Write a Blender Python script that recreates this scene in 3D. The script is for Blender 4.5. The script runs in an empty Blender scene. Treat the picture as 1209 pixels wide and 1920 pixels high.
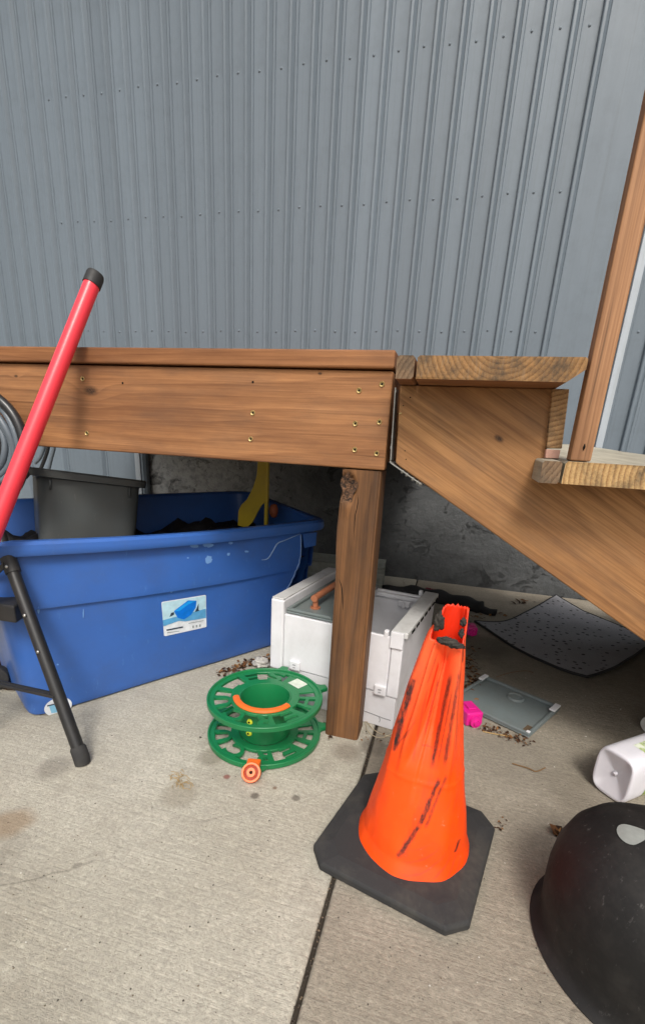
import bpy, bmesh, math, random
from mathutils import Vector, Matrix, noise
random.seed(7)
S = bpy.context.scene
COL = S.collection
R = math.radians
PI = math.pi

# ------------------------------------------------------------------ camera
H = 0.82                                   # eye height in metres
F, CX, CY = 870.0, 604.5, 1117.0           # focal length and principal point of the photograph
PITCH, ROLL, YAW = R(18.507), R(3.235), R(14.158)
_c, _s = math.cos(YAW), math.sin(YAW)
_f = Vector((-_s*math.cos(PITCH), _c*math.cos(PITCH), -math.sin(PITCH)))
_r = Vector((_c, _s, 0)); _u = _r.cross(_f)
CR_ = math.cos(ROLL)*_r + math.sin(ROLL)*_u
CU_ = -math.sin(ROLL)*_r + math.cos(ROLL)*_u
cam = bpy.data.cameras.new('camera'); co = bpy.data.objects.new('camera', cam); COL.objects.link(co)
m = Matrix((CR_, CU_, -_f)).transposed().to_4x4(); m.translation = (0, 0, H)
co.matrix_world = m
cam.sensor_fit = 'HORIZONTAL'; cam.sensor_width = 36.0
cam.lens = F/1209.0*36.0
cam.shift_y = (CY-960.0)/1209.0
cam.clip_start = 0.02; cam.clip_end = 500
S.camera = co

# ------------------------------------------------------------------ light
w = bpy.data.worlds.new('World'); S.world = w; w.use_nodes = True
nt = w.node_tree; nt.nodes.clear()
sky = nt.nodes.new('ShaderNodeTexSky'); sky.sky_type = 'NISHITA'; sky.sun_disc = False
SUN_EL, SUN_AZ = 50.0, 163.0               # azimuth clockwise from +Y
sky.sun_elevation = R(SUN_EL); sky.sun_rotation = R(SUN_AZ)
sky.air_density = 1.6; sky.dust_density = 6.0; sky.ozone_density = 0.6
bg = nt.nodes.new('ShaderNodeBackground'); bg.inputs[1].default_value = 0.115
ow = nt.nodes.new('ShaderNodeOutputWorld')
hs = nt.nodes.new('ShaderNodeHueSaturation'); hs.inputs['Saturation'].default_value = 0.35
nt.links.new(sky.outputs[0], hs.inputs['Color']); nt.links.new(hs.outputs[0], bg.inputs[0]); nt.links.new(bg.outputs[0], ow.inputs[0])
sun = bpy.data.lights.new('sun', 'SUN'); sun.energy = 1.5; sun.angle = R(15); sun.color = (1.0, 0.95, 0.88)
so = bpy.data.objects.new('sun', sun); COL.objects.link(so)
az, el = R(SUN_AZ), R(SUN_EL)
sd = Vector((math.sin(az)*math.cos(el), math.cos(az)*math.cos(el), math.sin(el)))
so.rotation_euler = sd.to_track_quat('Z', 'Y').to_euler(); so.location = sd*20
S.view_settings.view_transform = 'Standard'; S.view_settings.look = 'None'
S.view_settings.gamma = 1.0; S.view_settings.use_curve_mapping = False
S.view_settings.exposure = 0.40
S.cycles.use_denoising = True
S.cycles.max_bounces = 8

# ------------------------------------------------------------------ helpers
def ray(px, py): return CR_*((px-CX)/F) - CU_*((py-CY)/F) + _f
def GZ(px, py, z=0.0):
    d = ray(px, py); return Vector((0, 0, H)) + d*((z-H)/d.z)
def GY(px, py, Y):
    d = ray(px, py); return Vector((0, 0, H)) + d*(Y/d.y)

def lin(*c):
    return tuple(((v/255)/12.92 if v/255 <= .04045 else ((v/255+.055)/1.055)**2.4) for v in c)

def link_obj(o, parent=None):
    COL.objects.link(o)
    if parent is not None: o.parent = parent
    return o
def mesh(name, vs, fs, mat, parent=None, smooth=False, world=False, fmat=None, kind=None):
    me = bpy.data.meshes.new(name)
    off = Vector(parent.location) if (world and parent is not None) else Vector((0, 0, 0))
    me.from_pydata([tuple(Vector(v)-off) for v in vs], [], fs)
    mats = mat if isinstance(mat, (list, tuple)) else [mat]
    for x in mats: me.materials.append(x)
    if fmat:
        for p, k in zip(me.polygons, fmat): p.material_index = k
    if smooth: me.polygons.foreach_set('use_smooth', [True]*len(me.polygons))
    me.validate(); me.update()
    bm = bmesh.new(); bm.from_mesh(me); bmesh.ops.recalc_face_normals(bm, faces=bm.faces); bm.to_mesh(me); bm.free()
    o = bpy.data.objects.new(name, me)
    if kind: o['kind'] = kind
    return link_obj(o, parent)
def thing(name, label, cat, loc=(0, 0, 0), rotz=0.0, group=None):
    o = bpy.data.objects.new(name, None); o.empty_display_size = .05
    o.location = loc; o.rotation_euler = (0, 0, rotz)
    o['label'] = label; o['category'] = cat
    if group: o['group'] = group
    return link_obj(o)
def tag(o, label, cat, group=None):
    o['label'] = label; o['category'] = cat
    if group: o['group'] = group
    return o
def bevel_obj(o, width, seg=2, angle=30):
    b = o.modifiers.new('bevel', 'BEVEL'); b.width = width; b.segments = seg
    b.limit_method = 'ANGLE'; b.angle_limit = R(angle); b.harden_normals = False
    return o
def autosmooth(o, ang=35):
    me = o.data
    bm = bmesh.new(); bm.from_mesh(me)
    for f in bm.faces: f.smooth = True
    for e in bm.edges:
        if len(e.link_faces) == 2 and e.calc_face_angle(0) > R(ang): e.smooth = False
    bm.to_mesh(me); bm.free(); return o
BOXF = [(0, 3, 2, 1), (4, 5, 6, 7), (0, 1, 5, 4), (1, 2, 6, 5), (2, 3, 7, 6), (3, 0, 4, 7)]
def boxv(x0, x1, y0, y1, z0, z1):
    return [(x0, y0, z0), (x1, y0, z0), (x1, y1, z0), (x0, y1, z0), (x0, y0, z1), (x1, y0, z1), (x1, y1, z1), (x0, y1, z1)]
def box(name, b, mat, parent=None, world=False, bev=0.0, seg=2):
    o = mesh(name, boxv(*b), BOXF, mat, parent, False, world)
    if bev: bevel_obj(o, bev, seg)
    return o
class MB:
    def __init__(s): s.v = []; s.f = []; s.m = []
    def add(s, vs, fs, k=0):
        n = len(s.v); s.v += [Vector(x) for x in vs]; s.f += [tuple(i+n for i in f) for f in fs]; s.m += [k]*len(fs)
    def box(s, *b, k=0): s.add(boxv(*b), BOXF, k)
    def tube(s, pts, r, n=10, closed=False, k=0, cap=True):
        vs, fs = tube_geo(pts, r, n, closed, cap); s.add(vs, fs, k)
    def prism(s, poly, d0, d1, fn, k=0):
        vs, fs = prism_geo(poly, d0, d1, fn); s.add(vs, fs, k)
    def build(s, name, mat, parent=None, smooth=False, world=False, kind=None):
        return mesh(name, s.v, s.f, mat, parent, smooth, world, s.m, kind)
def prism_geo(poly, d0, d1, fn):
    n = len(poly)
    vs = [fn(p, d0) for p in poly]+[fn(p, d1) for p in poly]
    fs = [tuple(range(n))[::-1], tuple(range(n, 2*n))]+[(i, (i+1) % n, n+(i+1) % n, n+i) for i in range(n)]
    return vs, fs
def tube_geo(pts, r, n=10, closed=False, cap=True):
    pts = [Vector(p) for p in pts]; N = len(pts)
    rs = r if isinstance(r, (list, tuple)) else [r]*N
    vs, fs = [], []; up = None
    for i, p in enumerate(pts):
        a = pts[(i-1) % N] if (closed or i > 0) else p
        b = pts[(i+1) % N] if (closed or i < N-1) else p
        t = (b-a).normalized()
        if up is None:
            up = Vector((0, 0, 1)) if abs(t.z) < .9 else Vector((1, 0, 0))
        s_ = t.cross(up).normalized(); up = s_.cross(t).normalized()
        for k in range(n):
            q = 2*PI*k/n; vs.append(p+(s_*math.cos(q)+up*math.sin(q))*rs[i])
    M = N if closed else N-1
    for i in range(M):
        for k in range(n):
            j = (i+1) % N
            fs.append((i*n+k, i*n+(k+1) % n, j*n+(k+1) % n, j*n+k))
    if cap and not closed:
        fs.append(tuple(range(n))[::-1]); fs.append(tuple((N-1)*n+k for k in range(n)))
    return vs, fs
def tube(name, pts, r, mat, parent=None, n=12, closed=False, world=False):
    vs, fs = tube_geo(pts, r, n, closed)
    o = mesh(name, vs, fs, mat, parent, False, world); return autosmooth(o, 50)
def spline(pts, k=8):
    pts = [Vector(p) for p in pts]; out = []
    for i in range(len(pts)-1):
        p0 = pts[max(i-1, 0)]; p1 = pts[i]; p2 = pts[i+1]; p3 = pts[min(i+2, len(pts)-1)]
        for j in range(k):
            t = j/k
            out.append(.5*((2*p1)+(p2-p0)*t+(2*p0-5*p1+4*p2-p3)*t*t+(3*p1-p0-3*p2+p3)*t**3))
    out.append(pts[-1]); return out
def lathe_geo(prof, n=48):
    vs, fs = [], []; P = len(prof)
    for r_, z in prof:
        for k in range(n):
            a = 2*PI*k/n; vs.append((r_*math.cos(a), r_*math.sin(a), z))
    for i in range(P-1):
        for k in range(n):
            fs.append((i*n+k, i*n+(k+1) % n, (i+1)*n+(k+1) % n, (i+1)*n+k))
    return vs, fs
def loft_geo(rings, closed_loop=False, cap0=False, cap1=False):
    n = len(rings[0]); vs = [v for r_ in rings for v in r_]; fs = []
    for i in range(len(rings)-1):
        for k in range(n):
            fs.append((i*n+k, i*n+(k+1) % n, (i+1)*n+(k+1) % n, (i+1)*n+k))
    if cap0: fs.append(tuple(range(n))[::-1])
    if cap1: fs.append(tuple((len(rings)-1)*n+k for k in range(n)))
    return vs, fs
def sub_noise(o, amp, sc, seed=0.0):
    for v in o.data.vertices:
        d = noise.noise_vector(v.co*sc+Vector((seed, seed*2, 3))); v.co += d*amp
    o.data.update()

# ------------------------------------------------------------------ materials
class NT:
    def __init__(s, name):
        s.mat = bpy.data.materials.new(name); s.mat.use_nodes = True
        s.t = s.mat.node_tree; s.t.nodes.clear()
        s.out = s.n('ShaderNodeOutputMaterial'); s.b = s.n('ShaderNodeBsdfPrincipled')
        s.t.links.new(s.b.outputs[0], s.out.inputs[0])
    def n(s, t, **kw):
        x = s.t.nodes.new(t)
        for k, v in kw.items(): setattr(x, k, v)
        return x
    def put(s, sock, v):
        if hasattr(v, 'is_output'): s.t.links.new(v, sock)
        elif isinstance(v, (tuple, list)) and len(v) == 3 and sock.type == 'RGBA': sock.default_value = (*v, 1)
        else: sock.default_value = v
    def math(s, op, a, b=0.0, c=None, clamp=False):
        x = s.n('ShaderNodeMath', operation=op, use_clamp=clamp); s.put(x.inputs[0], a); s.put(x.inputs[1], b)
        if c is not None: s.put(x.inputs[2], c)
        return x.outputs[0]
    def vmath(s, op, a, b=(0, 0, 0)):
        x = s.n('ShaderNodeVectorMath', operation=op); s.put(x.inputs[0], a); s.put(x.inputs[1], b); return x
    def mix(s, f, a, b, mode='MIX'):
        x = s.n('ShaderNodeMix', data_type='RGBA', blend_type=mode); s.put(x.inputs[0], f); s.put(x.inputs[6], a); s.put(x.inputs[7], b)
        return x.outputs[2]
    def noise(s, vec, scale, detail=4, rough=.55, dist=0.0):
        x = s.n('ShaderNodeTexNoise'); s.put(x.inputs['Vector'], vec); x.inputs['Scale'].default_value = scale
        x.inputs['Detail'].default_value = detail; x.inputs['Roughness'].default_value = rough; x.inputs['Distortion'].default_value = dist
        return x.outputs[0]
    def voro(s, vec, scale, feat='F1', rnd=1.0):
        x = s.n('ShaderNodeTexVoronoi', feature=feat); s.put(x.inputs['Vector'], vec); x.inputs['Scale'].default_value = scale
        x.inputs['Randomness'].default_value = rnd
        return x
    def mapr(s, v, a, b, c=0.0, d=1.0):
        x = s.n('ShaderNodeMapRange', clamp=True); s.put(x.inputs[0], v)
        for i, q in enumerate((a, b, c, d)): x.inputs[i+1].default_value = q
        return x.outputs[0]
    def scale(s, vec, sc, rot=(0, 0, 0), loc=(0, 0, 0)):
        x = s.n('ShaderNodeMapping'); s.put(x.inputs[0], vec); x.inputs['Scale'].default_value = sc
        x.inputs['Rotation'].default_value = rot; x.inputs['Location'].default_value = loc; return x.outputs[0]
    def obj(s): return s.n('ShaderNodeTexCoord').outputs['Object']
    def rnd(s): return s.n('ShaderNodeObjectInfo').outputs['Random']
    def bump(s, h, strength, dist=.002):
        x = s.n('ShaderNodeBump'); x.inputs['Strength'].default_value = strength; x.inputs['Distance'].default_value = dist
        s.put(x.inputs['Height'], h); s.t.links.new(x.outputs[0], s.b.inputs['Normal'])
    def col(s, v): s.put(s.b.inputs['Base Color'], v)
    def rough(s, v): s.put(s.b.inputs['Roughness'], v)
    def spec(s, v): s.b.inputs['Specular IOR Level'].default_value = v

def wood(name, light, dark, rot=(0, 0, 0), freq=55.0, wob=.012, knots=(), rough=.62, weather=0.0, contrast=.8, stainc=None, spread=.25, fine=1.0):
    """grain runs along local x after rot; knots = (point in object space, radius)"""
    g = NT(name); P = g.obj()
    seed = g.rnd()
    if rot != (0, 0, 0): V = g.scale(P, (1, 1, 1), rot=rot)
    else: V = P
    off = g.n('ShaderNodeCombineXYZ'); g.put(off.inputs[0], g.math('MULTIPLY', seed, 7.0)); g.put(off.inputs[1], g.math('MULTIPLY', seed, .37)); g.put(off.inputs[2], g.math('MULTIPLY', seed, .21))
    W = g.vmath('ADD', V, off.outputs[0]).outputs[0]
    sx = g.n('ShaderNodeSeparateXYZ'); g.put(sx.inputs[0], W)
    n1 = g.noise(g.scale(W, (.75, 5, 5)), 1.0, 3, .5)
    n2 = g.noise(g.scale(W, (2.6, 30, 30)), 1.0, 2, .5)
    st_ = g.noise(g.scale(W, (.7, 34, 34)), 1.0, 4, .6)
    across = g.math('ADD', g.math('MULTIPLY', sx.outputs[1], .72), g.math('MULTIPLY', sx.outputs[2], 1.0))
    across = g.math('ADD', across, g.math('MULTIPLY', n1, wob*10))
    across = g.math('ADD', across, g.math('MULTIPLY', n2, wob*.28))
    kmask = None
    for (kp, kr) in knots:
        dv = g.vmath('SUBTRACT', P, kp).outputs[0]
        if rot != (0, 0, 0): dv = g.scale(dv, (1, 1, 1), rot=rot)
        dv = g.scale(dv, (.55, 1, 1))
        ln = g.vmath('LENGTH', dv).outputs['Value']
        ln = g.math('ADD', ln, g.math('MULTIPLY', g.math('SUBTRACT', n2, .5), kr*.25))
        e = g.math('POWER', 2.718, g.math('MULTIPLY', g.math('MULTIPLY', ln, ln), -1.0/(2.2*kr)**2))
        across = g.math('ADD', across, g.math('MULTIPLY', e, kr*3.0))
        mk = g.mapr(ln, kr*.35, kr*.95, 1.0, 0.0)
        kmask = mk if kmask is None else g.math('MAXIMUM', kmask, mk)
    fr = g.math('FRACT', g.math('MULTIPLY', across, freq))
    ramp = g.n('ShaderNodeValToRGB'); g.put(ramp.inputs[0], fr)
    el = ramp.color_ramp.elements
    el[0].position = 0.0; el[0].color = (.15, .15, .15, 1); el[1].position = 1.0; el[1].color = (.15, .15, .15, 1)
    e2 = el.new(.62); e2.color = (.55, .55, .55, 1); e3 = el.new(.88); e3.color = (1, 1, 1, 1)
    fib = g.noise(g.scale(W, (3.5, 260*fine, 260*fine)), 1.0, 3, .6)
    fib2 = g.noise(g.scale(W, (9, 700*fine, 700*fine)), 1.0, 2, .6)
    big = g.noise(g.scale(W, (2.2, 9, 9)), 1.0, 5, .62)
    t = g.math('ADD', g.math('MULTIPLY', ramp.outputs[0], .40*contrast), g.math('MULTIPLY', g.mapr(fib, .3, .72), .42*contrast))
    t = g.math('ADD', t, g.math('MULTIPLY', g.mapr(st_, .36, .66), .34*contrast))
    t = g.math('SUBTRACT', t, .10)
    t = g.math('ADD', t, g.math('MULTIPLY', g.mapr(fib2, .35, .7), .18*contrast), clamp=True)
    c = g.mix(t, light, dark)
    c = g.mix(g.mapr(big, .40, .66, 0, .62), c, tuple(x*.72 for x in dark) if stainc is None else stainc)
    bri = g.math('ADD', 1-spread/2, g.math('MULTIPLY', seed, spread))
    cm = g.n('ShaderNodeCombineXYZ')
    for i in range(3): g.put(cm.inputs[i], bri)
    c = g.mix(1.0, c, cm.outputs[0], 'MULTIPLY')
    if weather:
        wn = g.noise(g.scale(W, (6, 22, 22)), 1.0, 4, .65)
        c = g.mix(g.mapr(wn, .45, .68, 0, weather), c, (.06, .05, .045))
    if kmask is not None:
        kn = g.noise(P, 260.0, 3, .7)
        c = g.mix(g.math('MULTIPLY', kmask, g.mapr(kn, .3, .6, .55, 1.0)), c, (.035, .018, .01))
    # fine checks (thin dark splits along the grain)
    ch = g.noise(g.scale(W, (2.2, 120, 120)), 1.0, 2, .5)
    c = g.mix(g.mapr(ch, .70, .76, 0, .55), c, tuple(x*.3 for x in dark))
    g.col(c); g.rough(g.mapr(fib, .2, .8, rough-.1, rough+.14)); g.spec(.35)
    g.bump(g.math('ADD', g.math('MULTIPLY', fib, .6), g.math('MULTIPLY', fr, .25)), .35, .0012)
    return g.mat

def plastic(name, col, rough=.38, scuff=.25, scuffcol=None, dirt=.0, spec=.5, dirtcol=(.09, .075, .055), scale=1.0, sss=0.0):
    g = NT(name); P = g.obj()
    n = g.noise(P, 6*scale, 5, .6); f = g.noise(P, 90*scale, 4, .65)
    sc = g.noise(g.scale(P, (1, 1, .25), rot=(.4, .3, .2)), 60*scale, 5, .75)
    c = g.mix(g.mapr(n, .3, .7, 0, 1), col, tuple(x*.86 for x in col))
    scl = scuffcol or tuple(min(1, x*1.25+.06) for x in col)
    c = g.mix(g.mapr(sc, .62, .74, 0, scuff), c, scl)
    if dirt:
        dn = g.noise(P, 11*scale, 7, .68)
        c = g.mix(g.math('MULTIPLY', g.mapr(dn, .45, .72, 0, dirt), g.mapr(f, .3, .6, .5, 1)), c, dirtcol)
    g.col(c); g.rough(g.math('ADD', rough, g.math('MULTIPLY', g.math('SUBTRACT', f, .5), .25))); g.spec(spec)
    g.bump(f, .08, .001)
    return g.mat
def flat(name, col, rough=.6, spec=.4, metal=0.0):
    g = NT(name); P = g.obj(); f = g.noise(P, 55, 4, .6)
    g.col(g.mix(g.mapr(f, .3, .7), col, tuple(x*.8 for x in col))); g.rough(g.mapr(f, .2, .8, rough-.08, rough+.1)); g.spec(spec)
    g.b.inputs['Metallic'].default_value = metal
    return g.mat

def concrete(name, base, damp):
    g = NT(name); P = g.obj()
    big = g.noise(P, 1.7, 5, .6); mid = g.noise(P, 9, 6, .62); fine = g.noise(P, 130, 4, .7); fin2 = g.noise(P, 420, 3, .7)
    c = g.mix(g.mapr(big, .34, .66), base, tuple(x*y for x, y in zip(base, (.74, .73, .70))))
    b2_ = g.noise(P, 3.8, 7, .68, .4)
    c = g.mix(g.mapr(b2_, .48, .70, 0, .45), c, tuple(x*y for x, y in zip(base, (.62, .58, .52))))
    c = g.mix(g.mapr(mid, .42, .70, 0, .55), c, tuple(x*y for x, y in zip(base, (.66, .64, .62))))
    c = g.mix(g.mapr(fine, .44, .66, 0, .55), c, tuple(x*.45 for x in base))
    mf = g.noise(P, 48, 5, .7)
    c = g.mix(g.mapr(mf, .46, .70, 0, .42), c, tuple(x*.55 for x in base))
    c = g.mix(g.mapr(mf, .30, .44, .35, 0), c, tuple(min(1, x*1.25) for x in base))
    c = g.mix(g.mapr(fine, .28, .42, .40, 0), c, tuple(min(1, x*1.30) for x in base))
    # broom finish: faint streaks
    br = g.noise(g.scale(P, (4, 160, 160), rot=(0, 0, R(-38))), 1.0, 3, .6)
    c = g.mix(g.mapr(br, .4, .7, 0, .38), c, tuple(x*.6 for x in base))
    # dark pores and specks
    v = g.voro(P, 95); sp = g.math('MULTIPLY', g.mapr(v.outputs['Distance'], .05, .2, 1, 0), g.mapr(g.noise(P, 38, 2, .5), .5, .62))
    c = g.mix(g.math('MULTIPLY', sp, .65), c, (.05, .043, .035))
    vcr = g.n('ShaderNodeTexVoronoi', feature='DISTANCE_TO_EDGE'); nd = g.n('ShaderNodeTexNoise'); g.put(nd.inputs['Vector'], P); nd.inputs['Scale'].default_value = 7; nd.inputs['Detail'].default_value = 5
    g.put(vcr.inputs['Vector'], g.vmath('ADD', P, g.vmath('MULTIPLY', nd.outputs['Color'], (.16, .16, .0)).outputs[0]).outputs[0]); vcr.inputs['Scale'].default_value = .62
    c = g.mix(g.math('MULTIPLY', g.mapr(vcr.outputs['Distance'], .0006, .0019, 1, 0), g.mapr(g.noise(P, 1.6, 3, .6), .46, .58, 0, .35)), c, (.07, .06, .05))
    # stains and dampness
    st = g.noise(P, 3.1, 6, .66, .6)
    c = g.mix(g.mapr(st, .54, .72, 0, damp), c, (.13, .11, .085))
    for (q, r_, k, cc) in STAINS:
        ln = g.vmath('LENGTH', g.vmath('SUBTRACT', P, q).outputs[0]).outputs['Value']
        ln = g.math('ADD', ln, g.math('MULTIPLY', g.math('SUBTRACT', mid, .5), r_*1.1))
        c = g.mix(g.mapr(ln, r_*.55, r_*1.05, k, 0), c, cc)
    g.col(c); g.rough(.9); g.spec(.2)
    h = g.math('ADD', g.math('MULTIPLY', fine, .7), g.math('MULTIPLY', br, .5)); h = g.math('ADD', h, g.math('MULTIPLY', fin2, .25))
    g.bump(g.math('ADD', h, mf), .8, .004)
    return g.mat

STAINS = [(GZ(*q), r_, k, cc) for q, r_, k, cc in [
    ((400, 1420), .045, .55, (.17, .15, .11)), ((478, 1493), .013, .8, (.10, .085, .07)), ((555, 1497), .012, .75, (.10, .085, .07)),
    ((20, 1545), .05, .6, (.24, .16, .09)), ((335, 1490), .05, .4, (.20, .17, .12)), ((425, 1457), .01, .8, (.20, .06, .05)), ((515, 1478), .006, .7, (.16, .08, .05)),
    ((650, 1410), .05, .5, (.16, .13, .10)), ((700, 1400), .05, .6, (.12, .10, .08)), ((100, 1440), .05, .45, (.13, .115, .095)),
    ((1000, 1250), .30, .42, (.10, .09, .07)), ((960, 1420), .16, .30, (.16, .145, .12)), ((1090, 1480), .12, .35, (.15, .13, .10)), ((900, 1210), .16, .5, (.08, .07, .055))]]

M = {}
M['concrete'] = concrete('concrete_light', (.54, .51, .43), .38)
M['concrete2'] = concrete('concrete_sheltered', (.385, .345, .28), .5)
M['soil'] = flat('soil', (.16, .13, .09), .95, .1)
M['gapdirt'] = flat('joint_dirt', (.05, .042, .033), .95, .1)
STAIN_L, STAIN_D = lin(196, 138, 92), lin(128, 80, 46)

# ------------------------------------------------------------------ setting: ground, slabs, house
JX = -0.118
box('ground', (-60, 60, -60, 60, -.6, -.112), M['soil'])['kind'] = 'structure'
bpy.data.objects['ground'].name = 'ground'
def slab(x0, x1, y0, y1, mat):
    nx, ny = 60, 60
    o = box('concrete_slab', (x0, x1, y0, y1, -.11, 0), mat); o['kind'] = 'structure'; bevel_obj(o, .006, 3); return o
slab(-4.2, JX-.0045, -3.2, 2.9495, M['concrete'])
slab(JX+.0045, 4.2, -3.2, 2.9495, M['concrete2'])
_b = box('slab_joint', (JX-.0044, JX+.0044, -3.2, 2.94, -.10, -.009), M['gapdirt']); _b['kind'] = 'structure'

WY = 2.95
house = thing('house', 'house wall of grey blue vertical siding above a weathered grey foundation behind the deck', 'house', (0, WY, 0))
g = NT('foundation_paint'); P = g.obj()
n1 = g.noise(P, 5, 7, .66, .8); n2 = g.noise(P, 28, 6, .7); n3 = g.noise(P, 2.0, 4, .6)
c = g.mix(g.mapr(n2, .3, .7), (.140, .146, .150), (.096, .101, .104))
c = g.mix(g.mapr(n3, .4, .65, 0, .6), c, (.085, .089, .092))
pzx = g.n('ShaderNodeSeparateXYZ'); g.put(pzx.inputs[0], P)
left_light = g.math('MULTIPLY', g.mapr(g.math('ADD', pzx.outputs[0], g.math('MULTIPLY', g.math('SUBTRACT', n1, .5), 1.1)), -1.55, -.70, 1, 0), g.mapr(n2, .2, .55))  # paler left end: light coming in past the deck, painted into the colour
c = g.mix(g.math('MULTIPLY', left_light, .8), c, (.46, .46, .45))
pz = g.n('ShaderNodeSeparateXYZ'); g.put(pz.inputs[0], P)
chip = g.noise(g.scale(P, (1, 1, 1.3)), 6, 9, .76, .7)
cm_ = g.math('MULTIPLY', g.mapr(chip, .60, .68), g.mapr(pz.outputs[2], .15, .6, .1, .85))
c = g.mix(cm_, c, (.035, .033, .03))
edge = g.math('MULTIPLY', g.mapr(chip, .53, .56), g.mapr(chip, .56, .575, 1, 0))
c = g.mix(g.math('MULTIPLY', edge, .15), c, (.3, .3, .3))
g.col(c); g.rough(.85); g.spec(.2)
g.bump(g.math('SUBTRACT', n2, g.math('MULTIPLY', g.mapr(chip, .57, .66), 1.1)), .9, .012)
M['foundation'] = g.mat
# foundation: an uneven rendered wall
nx, nz = 260, 40
vs, fs = [], []
for j in range(nz+1):
    for i in range(nx+1):
        x = -4.2+8.4*i/nx; z = -.10+.808*j/nz
        p = Vector((x, 0, z))
        d = noise.fractal(p*2.3, .9, 2.0, 4)*.012+noise.noise(p*11)*.004
        vs.append((x, WY+d*1.0+.012, z))
for j in range(nz):
    for i in range(nx):
        a = j*(nx+1)+i; fs.append((a, a+1, a+nx+2, a+nx+1))
n0 = len(vs)
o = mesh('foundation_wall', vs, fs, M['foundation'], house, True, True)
box('wall_core', (-4.2, 4.2, WY+.05, WY+4, -.1, 3.55), flat('wall_core', (.3, .3, .3), .9), house, True)

def siding(name, col):
    g = NT(name); P = g.obj()
    n = g.noise(g.scale(P, (30, 30, 1.5)), 1, 4, .6); f = g.noise(P, 60, 4, .6)
    c = g.mix(g.mapr(n, .3, .7, 0, .5), col, tuple(x*.86 for x in col))
    c = g.mix(g.mapr(g.noise(P, 9, 6, .7), .50, .75, 0, .35), c, tuple(x*.65 for x in col))
    c = g.mix(g.mapr(g.noise(g.scale(P, (42, 42, .7)), 1, 5, .7), .54, .74, 0, .38), c, tuple(x*y for x, y in zip(col, (.62, .60, .55))))
    br = g.math('ADD', .94, g.math('MULTIPLY', g.rnd(), .12)); cmb = g.n('ShaderNodeCombineXYZ')
    for i in range(3): g.put(cmb.inputs[i], br)
    c = g.mix(1.0, c, cmb.outputs[0], 'MULTIPLY')
    g.col(c); g.rough(g.mapr(f, .2, .8, .36, .5)); g.spec(.4); g.bump(g.math('ADD', g.math('MULTIPLY', n, .3), g.noise(g.scale(P, (7, 7, 2.2)), 1, 2, .5)), .35, .012); return g.mat
M['siding'] = siding('grey_siding', lin(108, 119, 129))
M['trim'] = siding('pale_trim', lin(170, 178, 186))
# one siding panel: flat web with a standing rib on its right edge
PW = .12
def panel_mesh(z0, z1, PW=.12):
    prof = [(0.0, -.03), (.012, -.03), (.016, -.024), (PW-.034, -.024), (PW-.031, -.044), (PW-.027, -.047), (PW-.016, -.046), (PW-.006, -.035), (PW-.0015, -.030), (PW-.0015, .0), (0, 0)]
    vs, fs = prism_geo(prof, z0, z1, lambda p, d: (p[0], p[1], d))
    me = bpy.data.meshes.new('siding_panel'); me.from_pydata(vs, [], fs); me.materials.append(M['siding']); me.update()
    return me
pm = panel_mesh(.712, 3.52)
x = -4.14
xs = []
while x < 3.9:
    xs.append(x); x += PW
RX = .742
for x in xs:
    pass
k = 0
for i in range(-40, 27):
    x = RX+.02+i*PW
    if x < -4.1: continue
    if .37 < x+.001 < RX-.01: continue              # the flat sheet beside the trim
    o = bpy.data.objects.new('siding_panel', pm); o.location = (x, 0, 0); link_obj(o, house)
x_l = max(RX+.02+i*PW for i in range(-40, 0) if RX+.02+i*PW <= .37)+PW
sv_, sf_ = lathe_geo([(0, -.004), (.0035, -.0036), (.0048, -.002), (.0065, -.0012), (.0065, .001)], 10)
sfm = bpy.data.meshes.new('siding_screw'); sfm.from_pydata([(a, c_, b_) for a, b_, c_ in sv_], [], sf_); sfm.materials.append(M['siding']); sfm.update()
for ch_ in list(house.children):
    if ch_.name.startswith('siding_panel') and ch_.location.x > -2.7:
        for z_ in (1.42, 2.02, 2.62):
            o = bpy.data.objects.new('siding_screw', sfm); o.location = (ch_.location.x+.045, -.024, z_+.004*math.sin(ch_.location.x*40)); link_obj(o, house)
box('siding_sheet', (x_l, RX-.0185, WY-.026, WY, .712, 3.52), M['siding'], house, True, .002)
box('trim_strip', (RX-.017, RX+.018, WY-.05, WY, .712, 3.52), M['trim'], house, True, .003)
# lower siding at the left, beside the foundation
pm2 = panel_mesh(.05, .708, .33)
for i in range(6):
    x = -2.125-.33*(i+1)+.08
    o = bpy.data.objects.new('siding_panel', pm2); o.location = (x, -.012, 0); link_obj(o, house)
box('trim_strip', (-2.123, -2.083, WY-.06, WY, .05, .708), M['trim'], house, True, .003)
# roof with eave far above the frame
mb = MB(); mb.prism([(WY-.32, 3.56), (WY+2.1, 4.5), (WY+4.3, 3.56), (WY+4.3, 3.66), (WY+2.1, 4.62), (WY-.32, 3.66)], -4.4, 4.4, lambda p, d: (d, p[0], p[1]))
mb.build('roof', flat('roof_shingle', (.1, .1, .105), .9), house, world=True)

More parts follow.
